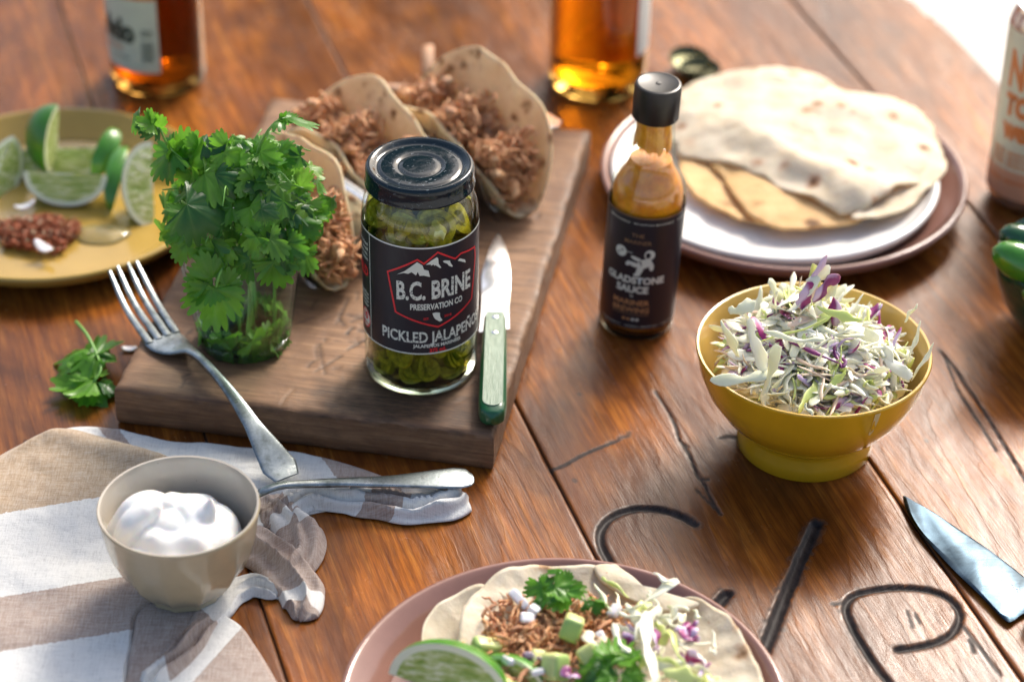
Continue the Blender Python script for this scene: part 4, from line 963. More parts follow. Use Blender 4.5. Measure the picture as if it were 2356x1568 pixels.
for (ax_, ay_, bx_, by_, nm, y, k) in [(1895, 585, 1850, 690, 'p', 1.0, 1), (1925, 630, 1870, 690, 'p', .9, 3), (1900, 610, 1850, 700, 'w', 1.1, 2), (1870, 610, 1890, 690, 'g', 1.4, 4), (1930, 640, 1900, 690, 'w', 1.2, 5), (1880, 640, 1820, 720, 'w', .7, 1), (1860, 650, 1840, 710, 'p', .6, 5), (1640, 880, 1800, 860, 'w', -4.3, 2),
                                      (1790, 800, 1760, 910, 'w', -4.9, 1), (1720, 740, 1760, 860, 'w', -4.0, 4), (1760, 770, 1890, 790, 'w', -3.8, 0), (1740, 790, 1900, 740, 'g', -2.6, 3), (1880, 710, 1980, 740, 'g', -.5, 1), (2120, 740, 2090, 830, 'w', -1.5, 6), (2080, 740, 2110, 700, 'w', 0, 6), (2150, 790, 2100, 870, 'w', -2.0, 7), (1850, 930, 1870, 955, 'w', -7.0, 3), (1660, 740, 1700, 820, 'w', -2.0, 5), (1680, 720, 1740, 700, 'w', -.5, 4)]:
    a, b = SL(ax_, ay_, y), SL(bx_, by_, y - .2); d = b - a
    inst('cabbage_shred', SHM[nm][k], slaw, frame((a + b) / 2, d, (0, -.8, .6)) @ Matrix.Diagonal((d.length * 1.05, 1.9, 1.9, 1)))
drip = wrap('sauce_drip', [poly([(-.16, 6.9), (.22, 6.9), (.20, 6.2), (.10, 5.3), (.0, 5.0), (-.14, 5.1), (-.16, 5.8)])], simple('dried_drip', (.62, .48, .22), .35), slb, 7.0, facing=.46, step=.1, lift=.03, rfun=lambda z: float(np.interp(z, [4.3, 5.6, 6.85, 7.0], [6.25, 6.75, 7.0, 7.05])))
# ================================================================== hot sauce bottle
hs = thing('hot_sauce_bottle', 'small woozy bottle of orange hot sauce with black cap and label', 'bottle', (8.1, 2.65, 0))
hs.rotation_euler = (0, R_(2.0), R_(-6)); HR = 2.45
body = [(0, .25), (1.4, .25), (2.0, .02), (2.3, .0), (2.42, .18), (2.45, .5), (2.45, 9.6), (2.42, 10.2), (2.3, 10.8), (2.02, 11.4), (1.7, 11.9), (1.48, 12.5), (1.42, 13.2), (1.30, 14.5), (1.22, 15.6), (1.22, 17.0)]
inn = [(1.05, 17.0), (1.07, 15.6), (1.14, 14.5), (1.26, 13.2), (1.32, 12.5), (1.52, 11.85), (1.85, 11.3), (2.12, 10.75), (2.24, 10.2), (2.27, 9.6), (2.27, .8), (2.1, .55), (0, .5)]
MB().add(lathe(body + inn, 80)).obj('glass_body', GL, hs, 50)
part('glass_base', lathe([(0, .2), (1.4, .2), (2.0, .01), (2.28, .01), (2.40, .2), (2.42, .5), (0, .5)], 72), bpy.data.materials['thick_clear_glass'], hs, 50)
def mat_sauce():
    m = NT('orange_sauce'); v = m.coord(1, 1, 1); 
    c = m.ramp(m.noise(v, 1.3, 5, .6), [(.3, (.68, .19, .003)), (.7, (.92, .34, .008))])
    c = m.mix(m.ramp(m.noise(v, 9, 3), [(.62, 0.0), (.7, .6)]), c, (.14, .05, .01))
    m.P(Base_Color=c, Roughness=.3, Subsurface_Weight=.4, Subsurface_Radius=(1, .4, .1), Subsurface_Scale=.004); return m.m
MB().add(lathe([(0, .52), (2.08, .57), (2.255, .82), (2.255, 9.6), (2.225, 10.2), (2.10, 10.75), (1.83, 11.3), (1.5, 11.85), (1.3, 12.45), (0, 12.4)], 64)).obj('sauce', mat_sauce(), hs, 50)
def mat_smear():
    m = NT('sauce_smear'); v = m.coord(1.0, 1.0, .55); sz = m.n('SeparateXYZ', Vector=m.n('TexCoord').outputs['Object']).outputs[2]
    hgt = m.math('MULTIPLY', m.math('SUBTRACT', sz, .1345), 60)
    f = m.math('ADD', m.math('ADD', m.noise(v, 2.0, 6, .65), .0), hgt)
    a = m.ramp(f, [(.42, 0.0), (.56, 1.0)])
    m.P(Base_Color=m.ramp(m.noise(v, 3, 5), [(.35, (.70, .22, .004)), (.65, (.95, .42, .03))]), Roughness=.3, Subsurface_Weight=.3, Subsurface_Scale=.003, Alpha=a); return m.m
MB().add(lathe([(1.25, 12.5), (1.235, 13.2), (1.12, 14.5), (1.05, 15.6)], 64)).obj('sauce_film', mat_smear(), hs)
capm = simple('black_plastic', (.010, .011, .012), .36, bump=.004, bs=10, spec=.5)
capt = MB()
n = 120; prof = [(1.42, 15.45), (1.46, 15.5), (1.47, 17.6), (1.40, 17.78), (1.28, 17.82), (1.2, 17.78), (0, 17.78)]
cv_, cf_ = lathe(prof, n)
cv_ = cv_.reshape(len(prof), n, 3); cv_[1:3, ::2, :2] *= .978; capt.add((cv_.reshape(-1, 3), cf_)); capt.add(lathe([(.18, 17.78), (.16, 17.83), (0, 17.84)], 16))
capt.obj('cap', capm, hs, 35)
HZ = .95
hl = wrap('label', [band(-7.3, 7.3, 0, 8.5, 90)], INK_BLACK, hs, HR, z0=HZ, lift=.015)
wrap('label_border', [band(-7.3, 7.3, 8.42, 8.5, 90)], INK_DGOLD, hl, HR, z0=HZ, lift=.03)
for nm, sh, mt in [('lettering', text_fit('HABANERO · SCOTCH BONNET · SCOTCH', -2.6, 3.6, 7.95, .14, .0), INK_WHITE), ('lettering', text_fit('THE', -.72, .12, 7.0, .30, .01), INK_DGOLD), ('lettering', text_fit('MARINER', -1.15, .62, 6.5, .30, .01), INK_DGOLD),
                   ('lettering', text_fit('GLADSTONE', -2.25, 1.7, 3.55, .50, .05), INK_WHITE), ('lettering', text_fit('SAUCE', -1.45, .68, 2.85, .50, .05), INK_WHITE), ('lettering', text_fit('×', -.5, -.25, 2.48, .2, .03), INK_WHITE),
                   ('lettering', text_fit('MARINER', -1.6, .85, 1.88, .40, .03), INK_GOLD), ('lettering', text_fit('BREWING', -1.6, .85, 1.32, .40, .03), INK_GOLD), ('rule', band(-1.6, .85, 1.12, 1.18, 6), INK_DGOLD),
                   ('lettering', text_fit('HABANERO · SMALL BATCH · 148 ML', -2.7, 2.8, .18, .13, .0), INK_WHITE)]:
    wrap(nm, [sh], mt, hl, HR, z0=HZ, lift=.035, step=.2)
for k_, (u, w_) in enumerate([(-.75, .16), (-.45, .16), (-.15, .14), (.13, .14)]): wrap('mark', [disc2(u, .78, w_ * .8, .12, 8)], INK_GOLD if k_ < 2 else INK_WHITE, hl, HR, z0=HZ, lift=.035)
# spaceman with a helmet, pulled by a round planet on a cord
ast = [('planet', disc2(-1.35, 5.75, .40, .40, 24)), ('helmet', disc2(.55, 5.78, .34, .36, 20)), ('torso', disc2(.25, 5.1, .52, .33, 18, rot=.5)), ('arm', disc2(-.25, 5.42, .42, .13, 12, rot=-.35)), ('leg', disc2(-.38, 4.98, .42, .17, 14, rot=-.25)), ('boot', disc2(-.78, 5.0, .22, .15, 10, rot=.9)), ('leg', disc2(.0, 4.62, .20, .42, 14, rot=-.35)), ('boot', disc2(-.15, 4.25, .24, .13, 10, rot=.2)), ('arm', disc2(.72, 4.9, .16, .34, 12, rot=.1)), ('cord', band(-.98, -.55, 5.80, 5.84, 4))]
for nm, sh in ast: wrap(nm, [sh], INK_WHITE, hl, HR, z0=HZ, lift=.035, step=.25)
for nm, sh in [('visor', disc2(.45, 5.75, .16, .22, 14)), ('crater', disc2(-1.25, 5.85, .09, .06, 10)), ('crater', disc2(-1.48, 5.65, .07, .07, 10)), ('fold_line', disc2(.02, 5.16, .05, .22, 8, rot=.3))]: wrap(nm, [sh], INK_BLACK, hl, HR, z0=HZ, lift=.05, step=.25)

# ================================================================== beer bottles
def mat_beer(name, c): return NT(name).P(Base_Color=c, Transmission_Weight=1.0, IOR=1.36, Roughness=.02).m
def bottle(label, x, y, R, mat, liq):
    t = thing('beer_bottle', label, 'bottle', (x, y, 0))
    o_ = [(0, .5), (R * .45, .45), (R * .72, .05), (R * .86, 0), (R * .96, .15), (R, .7), (R, 12.5), (R * .97, 14), (R * .8, 16), (R * .52, 18), (R * .42, 20), (1.3, 23.3), (1.42, 23.5), (1.42, 24.3), (1.3, 24.5)]
    i_ = [(1.0, 24.5), (1.0, 23), (R * .3, 20), (R * .42, 18), (R * .70, 16), (R * .87, 14), (R * .9, 12.5), (R * .9, 1.1), (R * .7, .7), (R * .4, 1.1), (0, 1.2)]
    MB().add(lathe(o_ + i_, 72)).obj('glass_body', mat, t, 50)
    l_ = [(0, 1.25), (R * .4, 1.15), (R * .7, .76), (R * .885, 1.15), (R * .885, 12.4), (R * .85, 14), (0, 14)]
    MB().add(lathe(l_, 64)).obj('beer', liq, t, 50)
    return t
pm = un(1376, 240, 0); pl_ = un(352, 228, 0)
BRG = mat_beer('amber_glass', (.78, .48, .12)); BRL = mat_beer('amber_beer', (.98, .70, .20)); BRG2 = mat_beer('brown_glass', (.42, .22, .05)); BRL2 = mat_beer('dark_beer', (.90, .55, .12))
bm_ = bottle('amber beer bottle behind the hot sauce with a white label edge', pm[0], pm[1] + 3.75, 3.75, BRG, BRL)
PAPER = simple('label_paper', (.66, .68, .64), .55, var=.05); PAPG = simple('label_paper_green', (.52, .60, .50), .55, var=.05); INK_DG = simple('ink_dark_green', (.03, .06, .05), .5); INK_OR = simple('ink_orange', (.55, .16, .02), .5)
wrap('label', [band(3.15, 7.2, 3.4, 12.5, 24)], PAPER, bm_, 3.75, lift=.02)
bl_ = bottle('brown beer bottle at the upper left with pale printed label', pl_[0], pl_[1] + 3.6, 3.65, BRG2, BRL2)
lb = wrap('label', [band(-4.5, .75, 2.2, 8.2, 24)], PAPG, bl_, 3.65, lift=.02); wrap('label_band', [band(-4.5, .75, 8.2, 9.8, 24)], INK_OR, lb, 3.65, lift=.02)
for sh, mt in [(text_fit('delo', -4.3, -1.0, 4.7, 1.75, .07), INK_DG), (text_fit('Especial', -3.9, -2.2, 3.9, .35, .02), INK_OR), (text_fit('cerveza', -3.3, -1.6, 3.2, .25, .01), INK_DG)]: wrap('lettering', [sh], mt, lb, 3.65, lift=.045)
for k in range(11): wrap('barcode_bar', [band(-.55, .35, 3.15 + k * .155, 3.15 + k * .155 + (.05, .1, .08)[k % 3], 5)], INK_DG, lb, 3.65, lift=.045)
for k in range(3): wrap('barcode_text', [band(-.55, .35, 5.25 + k * .22, 5.35 + k * .22, 5)], INK_DG, lb, 3.65, lift=.045)
# ================================================================== drinks can
CX, CY = 36.4, 19.0
can = thing('drinks_can', 'slim cream can with large orange words at the right edge', 'can', (CX, CY, 0)); CRr = 2.9
MB().add(lathe([(0, .5), (2.0, .45), (2.2, 0), (2.35, .05), (2.75, .7), (2.9, 1.2), (2.9, 13.9), (2.8, 14.5), (2.6, 15.0), (2.6, 15.3), (2.66, 15.45), (2.6, 15.5), (2.5, 15.4), (2.42, 14.95), (0, 14.95)], 72)).obj('can_body', simple('aluminium', (.80, .81, .82), .22, 1.0), can, 50)
cl = wrap('printed_sleeve', [band(-9.1, 9.1, 0, 12.6, 90)], simple('cream_print', (.60, .58, .42), .4, var=.05), can, CRr, z0=1.3, lift=.015)
INK_ORR = simple('ink_burnt_orange', (.60, .17, .03), .45)
fa = -.5
for sh in [text_fit('No', -1.95, .6, 8.6, 2.7, .05), text_fit('TO', -1.9, .3, 6.5, 1.5, .08), text_fit('we', -1.9, .3, 4.7, 1.5, .08)]: wrap('lettering', [sh], INK_ORR, cl, CRr, z0=1.3, lift=.035, facing=fa)
for y_ in (3.4, 2.95, 2.5, 1.2): wrap('lettering', [text_fit('BEER BREWERY', -2.4, 1.6, y_, .33, .02)], INK_ORR, cl, CRr, z0=1.3, lift=.035, facing=fa)
wrap('print_band', [band(-9.1, 9.1, .0, 2.2, 90)], simple('salmon_print', (.58, .30, .18), .45), cl, CRr, z0=1.3, lift=.025)
# ================================================================== bottle caps beyond the white plate
def crown(label, px, py, rx=0):
    p = un(px, py, .3); mb = MB(); n = 84; a = np.arange(n) / n * 6.2832; pr = [(0, .05), (1.1, .05), (1.3, .12), (1.45, .35), (1.62, .68), (1.56, .66), (1.36, .35), (1.22, .2), (0, .14)]
    V, F = lathe(pr, n); V = V.reshape(len(pr), n, 3); fl = 1 + .05 * np.cos(a * 21); V[4, :, :2] *= fl[:, None]; V[5, :, :2] *= fl[:, None]
    mb.add((V.reshape(-1, 3), F)); o = mb.obj('bottle_cap', simple('cap_metal_' + str(int(px)), (.10, .10, .05), .25, .8), None, 40); o.location = Vector(p) * CM; o.rotation_euler = (R_(rx), 0, .4); tag(o, label, 'bottle cap')
crown('dark crown bottle cap lying upturned behind the white plate', 1608, 172); crown('gold crown cap half hidden behind the dark bottle cap', 1585, 150, 10)
# ================================================================== green bowl of peppers, right edge
gb = MB().add(lathe([(0, .3), (2.6, .3), (2.7, 0), (3.1, 0), (3.2, .3), (4.2, 1.2), (5.1, 2.6), (5.6, 4.2), (5.75, 5.6), (5.65, 5.75), (5.45, 5.6), (5.2, 4.0), (4.4, 2.2), (3, 1.2), (0, 1)], 96)).obj('green_bowl', GL_DGREEN, None, 50)
GX, GY = 36.9, 2.4; gb.location = (GX * CM, GY * CM, 0); tag(gb, 'dark green glazed bowl of whole green peppers at the right edge', 'bowl')
GP = simple('green_pepper_skin', (.045, .20, .012), .16, var=.2, vs=.6, rnd=3, coat=.4); GPD = simple('dark_pepper_skin', (.012, .07, .02), .14, var=.2, rnd=3, coat=.4)
def pepper(label, p, q, w_, mat):
    t = thing('green_pepper', label, 'pepper', tuple(p), 0, None); q = Vector(q) - Vector(p); n = 22; s = np.linspace(0, 1, n)
    P = spl([(0, 0, 0), tuple(q * .5 + Vector((0, 0, -.25))), tuple(q)], n); rad = w_ * np.sqrt(np.clip(1 - (1 - s / .35) ** 2, 0, 1)) * (s < .35) + w_ * (1 - .35 * ((s - .35) / .65) ** 2) * (s >= .35)
    rad[0] = .05; part('flesh', sweep(P, rad, None, 20), mat, t)
    e = P[-1]; part('stalk', sweep([tuple(e), tuple(e + np.array(q.normalized()) * .8), tuple(e + np.array(q.normalized()) * 1.6 + (0, 0, .5))], [w_ * .45, .2, .18], None, 8), simple('stalk_green', (.15, .3, .05), .5), t)
def G3(px, py, y): return uny(px, py, y)
pepper('bright green pepper sticking out over the bowl rim', G3(2283, 572, 1.0), G3(2500, 655, -.5), 1.25, GP)
pepper('dark green shiny pepper lying above the bright one', G3(2300, 532, 3.5), G3(2500, 600, 3.0), 1.15, GPD)
pepper('small dark pepper tucked in the back of the green bowl', G3(2330, 560, 5), G3(2480, 540, 5.5), 1.1, GPD)
pepper('green pepper lying at the near side of the green bowl', G3(2352, 672, -1.8), G3(2540, 700, -1.5), .9, GP)
# ================================================================== chef knife, right
ck = thing('chef_knife', 'wide steel chef knife blade pointing left on the table planks', 'knife', (28, -20, 0))
co = [(2078, 1140), (2100, 1150), (2150, 1178), (2200, 1212), (2280, 1266), (2356, 1325), (2430, 1385), (2380, 1400), (2350, 1412), (2331, 1426), (2312, 1424), (2260, 1372), (2200, 1315), (2150, 1262), (2110, 1215), (2088, 1175)]
out = [un(x, y, .35)[:2] - (28, -20) for x, y in co]; out = cspl(out, 110) 
def mat_ck():
    m = NT('dark_steel'); v = m.coord(1, 1, 1); sm = m.noise(v, .35, 4, .6, 1)
    m.P(Base_Color=m.ramp(sm, [(.4, (.025, .04, .055)), (.6, (.05, .08, .11))]), Metallic=1.0, Roughness=m.ramp(m.noise(v, .6, 5), [(.35, .16), (.65, .30)]), Normal=m.bump(m.noise(m.coord(.4, 5, 1), 1, 3), .00008, .5)); return m.m
o = knife_blade(out, .22, mat_ck(), ck, bevel=.3); o.location = (0, 0, .3 * CM)
e0 = un(2400, 1400, .8) - (28, -20, 0); dd = np.array([.74, -.67, 0]); 
P = [e0 + dd * s for s in np.linspace(-.6, 11.5, 14)]
for p in P: p[2] = 1.0
MB().add(sweep(P, np.interp(np.arange(14), [0, 1, 6, 12, 13], [.7, .95, 1.15, 1.3, .9]), np.full(14, .8), 16, pw=.7)).obj('handle', simple('knife_black_handle', (.015, .014, .014), .4), ck, 40)
for k in range(7):
    q = un(2316 + k * 6 + (k % 2) * 5, 1338 + k * 5, .42) - (28, -20, 0); part('stamp_mark', sweep([q, q + (.12, -.05, 0)], .05, .01, 5), simple('etched', (.7, .75, .8), .6, .6) if k == 0 else bpy.data.materials['etched'], ck)
# ================================================================== striped napkin
def pxy(p):      # place in cm -> photo position
    q = _cm.transposed() @ (Vector(p) - CAMP); return 1178 + FPX * q.x / -q.z, 784 - FPX * q.y / -q.z
def mat_cloth():
    m = NT('woven_stripes'); v = m.coord(1, 1, 1); sv = m.n('Attribute', _attribute_name='band').outputs['Fac']
    sv = m.math('ADD', sv, m.math('MULTIPLY', m.math('SUBTRACT', m.noise(v, 5, 3), .5), .012))
    col = m.ramp(sv, [(0, (.40, .27, .15)), (.2, (.69, .69, .66)), (.4, (.34, .25, .20)), (.6, (.69, .69, .66)), (.8, (.34, .25, .20))], 'CONSTANT')
    wf = m.noise(m.coord(1.2, 16, 1), 1, 3, .7); wg = m.noise(m.coord(16, 1.2, 1), 1, 3, .7)
    th = m.math('ADD', m.math('MULTIPLY', wf, .5), m.math('MULTIPLY', wg, .5))
    col = m.mix(m.ramp(th, [(.40, .0), (.62, .32)]), col, (.72, .70, .66)); col = m.mix(m.ramp(th, [(.36, .3), (.5, .0)]), col, (.16, .13, .12))
    m.P(Base_Color=col, Roughness=.9, Specular_IOR_Level=.15, Sheen_Weight=.3, Normal=m.bump(th, .0006, .8, m.bump(m.noise(v, 1.6, 4), .0015, .5))); return m.m
CLOTH = mat_cloth()
nap_o = un(330, 1300, 0); nap = thing('napkin', 'crumpled linen napkin with white, taupe and tan stripes, lower left', 'napkin', (nap_o[0], nap_o[1], 0))
NB = np.interp
def flat(x, y, z):   # pressed down under the bowl
    d = math.hypot(x + 18.1, y + 25.35); k = float(smooth(2.6, 4.6, d)); return min(z, .5) * (1 - k) + z * k
def cloth_sheet(name, pts, zf, bandf, rings=46, n=240, th=.1):
    o = cspl([un(x, y, .2)[:2] for x, y in pts], n); c = o.mean(0)
    V, F = disk_sheet(o, c, lambda x, y, rho, t: flat(x, y, max(.14, zf(x, y, rho))), rings, th)
    b = np.array([bandf(*pxy(p)) for p in V]); V[:, :2] -= nap_o[:2]
    return MB().add((V, F)).obj(name, CLOTH, nap, attrs={'band': b}, recalc=True)
def softedge(rho, h): return h * (1 - smooth(.93, 1.0, rho) * .9)
# under layer running to the right below the forks
cloth_sheet('under_layer', [(60, 1030), (150, 984), (245, 982), (300, 998), (420, 1017), (600, 1030), (730, 1048), (820, 1072), (900, 1100), (960, 1120), (900, 1150), (760, 1170), (640, 1200), (560, 1240), (400, 1250), (200, 1200), (80, 1120)],
    lambda x, y, r: softedge(r, .35 + .18 * nz(x * .35, y * .5, 1) + .10 * nz(x * 1.1, y * 1.6, 4)), lambda x, y: NB(x - .75 * (y - 985) , [60, 228, 268, 690, 815], [.21, .4, .6, .8, .99]))
# upper layer with the tan band, turned over along its far edge
def zB(x, y, r):
    px, py = pxy((x, y, .3)); f = math.exp(-((py - (1000 + .27 * max(0, px - 100))) / 26.0) ** 2)
    return softedge(r, .5 + .55 * f + .22 * nz(x * .22, y * .4, 7) + .08 * nz(x * .9, y * .8, 2) + .05 * math.sin((x * .3 + y) * 1.1))
cloth_sheet('upper_layer', [(-160, 1160), (-60, 1085), (0, 1045), (75, 1008), (150, 988), (215, 995), (300, 1028), (380, 1058), (445, 1082), (540, 1120), (560, 1200), (500, 1290), (400, 1370), (318, 1425), (302, 1500), (290, 1570), (270, 1680), (100, 1700), (-160, 1700), (-220, 1400)],
    zB, lambda x, y: NB(y + .17 * x, [980, 1178, 1372, 1496, 1720], [0, .2, .4, .6, .79]), rings=60, n=280)
cloth_sheet('lower_corner', [(318, 1392), (400, 1385), (470, 1395), (545, 1430), (585, 1480), (625, 1545), (665, 1620), (700, 1700), (280, 1700), (285, 1560), (300, 1470)],
    lambda x, y, r: softedge(r, .4 + .15 * nz(x * .4, y * .4, 3)), lambda x, y: NB(x + .9 * (y - 1400), [260, 440, 500, 560, 720], [.41, .55, .62, .75, .99]))
def ribbon(name, path, wid, hgt, bands, folds=3, amp=.25, seed=0, n=150, m=34, dome=1.0):
    """crumpled roll of cloth: path in photo positions, width and height along it in cm"""
    P = spl([un(x, y, .1)[:2] for x, y in path], n); s = np.linspace(0, 1, n); k = np.linspace(0, 1, len(wid))
    W = np.interp(s, k, wid); H = np.interp(s, k, hgt); tg = np.gradient(P, axis=0); tg /= np.linalg.norm(tg, axis=1)[:, None]; sd_ = np.column_stack([tg[:, 1], -tg[:, 0]])
    L_ = np.concatenate([[0], np.cumsum(np.linalg.norm(np.diff(P, axis=0), axis=1))]); G = np.zeros((n, m, 3)); B = np.zeros((n, m))
    for i in range(n):
        for j in range(m):
            t = -1 + 2 * j / (m - 1); e = min(1, L_[i] / .5, (L_[-1] - L_[i]) / .5); e = math.sqrt(max(0, e))
            wv = W[i] * (1 + .12 * math.sin(L_[i] * .9 + seed) + .05 * math.sin(L_[i] * 2.3 + seed * 2 + (3 if t > 0 else 0)))
            ph = t * folds * 2.3 + .7 * math.sin(L_[i] * .55 + seed) + 1.1 * nz(L_[i] * .5, t * 1.2, seed)
            rd = 1.25 * (1 - abs(math.sin(ph))) ** 1.2 - .25
            z = .12 + H[i] * e * (1 - abs(t) ** 2.6) * (.50 * dome + amp * rd + .20 * nz(L_[i] * .55, t * 1.6, seed + 9) + .03 * math.sin(L_[i] * 3.3 + t * 3 + seed))
            p = P[i] + sd_[i] * wv * t * (.35 + .65 * e) + tg[i] * .25 * nz(L_[i] * .8, t * 2, seed + 4)
            G[i, j] = (p[0] - nap_o[0], p[1] - nap_o[1], flat(p[0], p[1], max(.06, z))); B[i, j] = np.interp(L_[i] / L_[-1] + .04 * t, [b[0] for b in bands], [b[1] for b in bands])
    # up side must face up
    if np.cross(G[1, 5] - G[0, 5], G[0, 6] - G[0, 5])[2] < 0: G = G[:, ::-1].copy(); B = B[:, ::-1].copy()
    V, F = grid_sheet(G, .09); bb = np.concatenate([B.ravel(), B.ravel()])
    return MB().add((V, F)).obj(name, CLOTH, nap, attrs={'band': bb}, recalc=True)
ribbon('rolled_tail', [(612, 1215), (655, 1180), (715, 1152), (790, 1158), (870, 1165), (950, 1178), (1020, 1172), (1068, 1148)], [.7, 1.1, 1.15, 1.0, 1.1, 1.2, 1.3, 1.0], [.6, 1.1, 1.3, 1.2, 1.2, 1.0, 1.3, 1.1], [(0, .42), (.12, .55), (.16, .62), (.52, .78), (.55, .82), (.70, .99), (.705, .62), (1, .7)], folds=2.4, amp=.5, seed=1)
ribbon('tail_edge', [(860, 1112), (940, 1128), (1010, 1135), (1062, 1128)], [.4, .6, .7, .6], [.5, .8, 1.0, .9], [(0, .5), (.3, .58), (.4, .7), (1, .75)], folds=1.5, amp=.4, seed=4, n=70)
ribbon('gathered_hem', [(600, 1150), (655, 1195), (690, 1235), (700, 1272), (672, 1312), (655, 1345)], [1.0, 1.25, 1.35, 1.1, 1.0, .7], [.7, 1.3, 1.5, 1.4, 1.2, .7], [(0, .5), (.28, .58), (.33, .68), (.42, .79), (.44, .83), (.8, .99), (1, .95)], folds=1.7, amp=.4, seed=2)
ribbon('taupe_fold', [(545, 1240), (590, 1262), (640, 1300), (680, 1345), (700, 1395), (690, 1428)], [1.6, 1.7, 1.5, 1.3, 1.2, .9], [1.0, 1.5, 1.7, 1.6, 1.4, .9], [(0, .45), (.74, .58), (.78, .62), (.86, .7), (.9, .5), (1, .5)], folds=1.7, amp=.4, seed=3)
ribbon('ruffled_edge', [(640, 1372), (585, 1352), (530, 1368), (488, 1410), (460, 1455), (432, 1500), (390, 1545), (330, 1590)], [.6, .85, .95, 1.05, 1.0, 1.0, .9, .8], [.7, 1.1, 1.3, 1.5, 1.3, 1.3, 1.2, 1.0], [(0, .70), (.30, .66), (.45, .79), (.47, .83), (.85, .98), (.86, .62), (1, .7)], folds=2.0, amp=.6, seed=5)

# ================================================================== sour cream bowl
BX, BY = -18.1, -25.35
prof = [(0, .25), (1.7, .25), (1.85, 0), (2.3, 0), (2.4, .35), (2.85, .8), (3.45, 1.7), (3.92, 2.8), (4.2, 4.0), (4.36, 5.0), (4.42, 5.55), (4.46, 5.72), (4.40, 5.84), (4.28, 5.82), (4.15, 5.5), (3.98, 4.2), (3.65, 2.9), (3.0, 1.6), (1.6, .9), (0, .75)]
V, F, Mi = lathe2(prof, [0] * 12 + [1] * 8, 120); V = V.reshape(len(prof), 120, 3); aa = np.arange(120) / 120 * 6.2832
fac = np.cos(math.pi / 12) / np.cos(((aa + .1) % (math.pi / 6)) - math.pi / 12)
for i in range(3, 10): V[i, :, :2] *= (1 + (fac - 1) * (1.3, 1.6, 1.8, 1.6, 1.1, .6, .3)[i - 3])[:, None]
o = MB().add((V.reshape(-1, 3), F), Mi).obj('small_bowl', [GL_TAUPE, GL_TAUPE_IN], None, 50); o.location = (BX * CM, BY * CM, .55 * CM); tag(o, 'small taupe faceted bowl standing on the napkin', 'bowl')
crm = MB(); r = np.random.default_rng(8)
crm.add(disk_sheet([(3.4 * math.cos(t), 3.4 * math.sin(t)) for t in np.arange(60) / 60 * 6.283], np.array([0., 0.]), lambda x, y, rho, t: 3.3 + 1.8 * math.sqrt(max(0, 1 - rho ** 2.5)) + .45 * nz(x * .8, y * .8, 3) + .12 * math.sin(x * 2.2 + y * 1.3 + 2 * nz(x * .5, y * .5, 1)), 16, .3))
def K(px, py, y): p = uny(px, py, y + BY); return (p[0] - BX, y, p[2] - .55)
for pts, rads in [([K(260, 1240, -.5), K(310, 1180, .3), K(350, 1160, .8), K(400, 1165, .9)], [.7, .95, .85, .5]), ([K(270, 1275, -1.6), K(300, 1210, -.9), K(340, 1175, -.2), K(372, 1165, 0)], [.5, .75, .7, .25]),
                  ([K(300, 1290, -2.2), K(380, 1300, -2.5), K(450, 1285, -2.0), K(495, 1245, -1.2)], [.7, .95, .95, .45]), ([K(380, 1240, -.6), K(440, 1215, -.2), K(478, 1175, .2), K(486, 1142, .3)], [1.1, .9, .55, .04]),
                  ([K(500, 1260, -.6), K(520, 1230, .0), K(510, 1200, .4), K(495, 1188, .5)], [.9, .75, .45, .06]), ([K(340, 1270, -1.6), K(400, 1265, -1.8), K(450, 1270, -1.6)], [.8, .8, .6]), ([K(330, 1230, -.3), K(390, 1220, -.2), K(430, 1230, -.4)], [1.1, 1.2, 1.0])]:
    P = spl(pts, 18); crm.add(sweep(P, np.interp(np.linspace(0, 1, 18), np.linspace(0, 1, len(rads)), rads), None, 18, twist=np.linspace(0, 1.2, 18), pw=1.15))
cream = crm.obj('sour_cream', simple('sour_cream_white', (.80, .80, .77), .28, bump=.02, bs=1.2, sss=.5, spec=.5), None); cream.location = (BX * CM, BY * CM, .55 * CM)
rm = cream.modifiers.new('blend', 'REMESH'); rm.mode = 'VOXEL'; rm.voxel_size = .0009; rm.use_smooth_shade = True
sm_ = cream.modifiers.new('soft', 'SMOOTH'); sm_.factor = .5; sm_.iterations = 14
tag(cream, 'dollop of thick white sour cream with a curled peak in the taupe bowl', 'sour cream')

# ================================================================== forks
def mat_silver():
    m = NT('tarnished_silver'); v = m.coord(1, 1, 1); f = m.noise(v, 1.2, 6, .65)
    m.P(Base_Color=m.ramp(f, [(.32, (.12, .14, .14)), (.55, (.29, .33, .34)), (.8, (.46, .49, .48))]), Metallic=1.0, Roughness=m.ramp(f, [(.3, .42), (.7, .24)]), Normal=m.bump(m.noise(v, 5, 4), .0001, .7)); return m.m
SILVER = mat_silver()
def fork(label, hp, hw, ht, tines, ref, pw=.75):
    o_ = un(*ref); t = thing('fork', label, 'fork', tuple(o_)); loc = lambda p: un(*p) - o_
    n = 64; P = spl([loc(p) for p in hp], n); k = np.linspace(0, 1, len(hw))
    part('handle', sweep(P, np.interp(np.linspace(0, 1, n), k, hw), np.interp(np.linspace(0, 1, n), k, ht), 20, pw=pw), SILVER, t, 60)
    for a, b, c in tines:
        A, B_, C_ = loc(a), loc(b), loc(c); Q = spl([A, B_, C_], 22); s = np.linspace(0, 1, 22)
        part('tine', sweep(Q, .255 * (1 - .62 * s ** 1.6), .13 * (1 - .35 * s), 12, pw=.7), SILVER, t, 60)
    return t
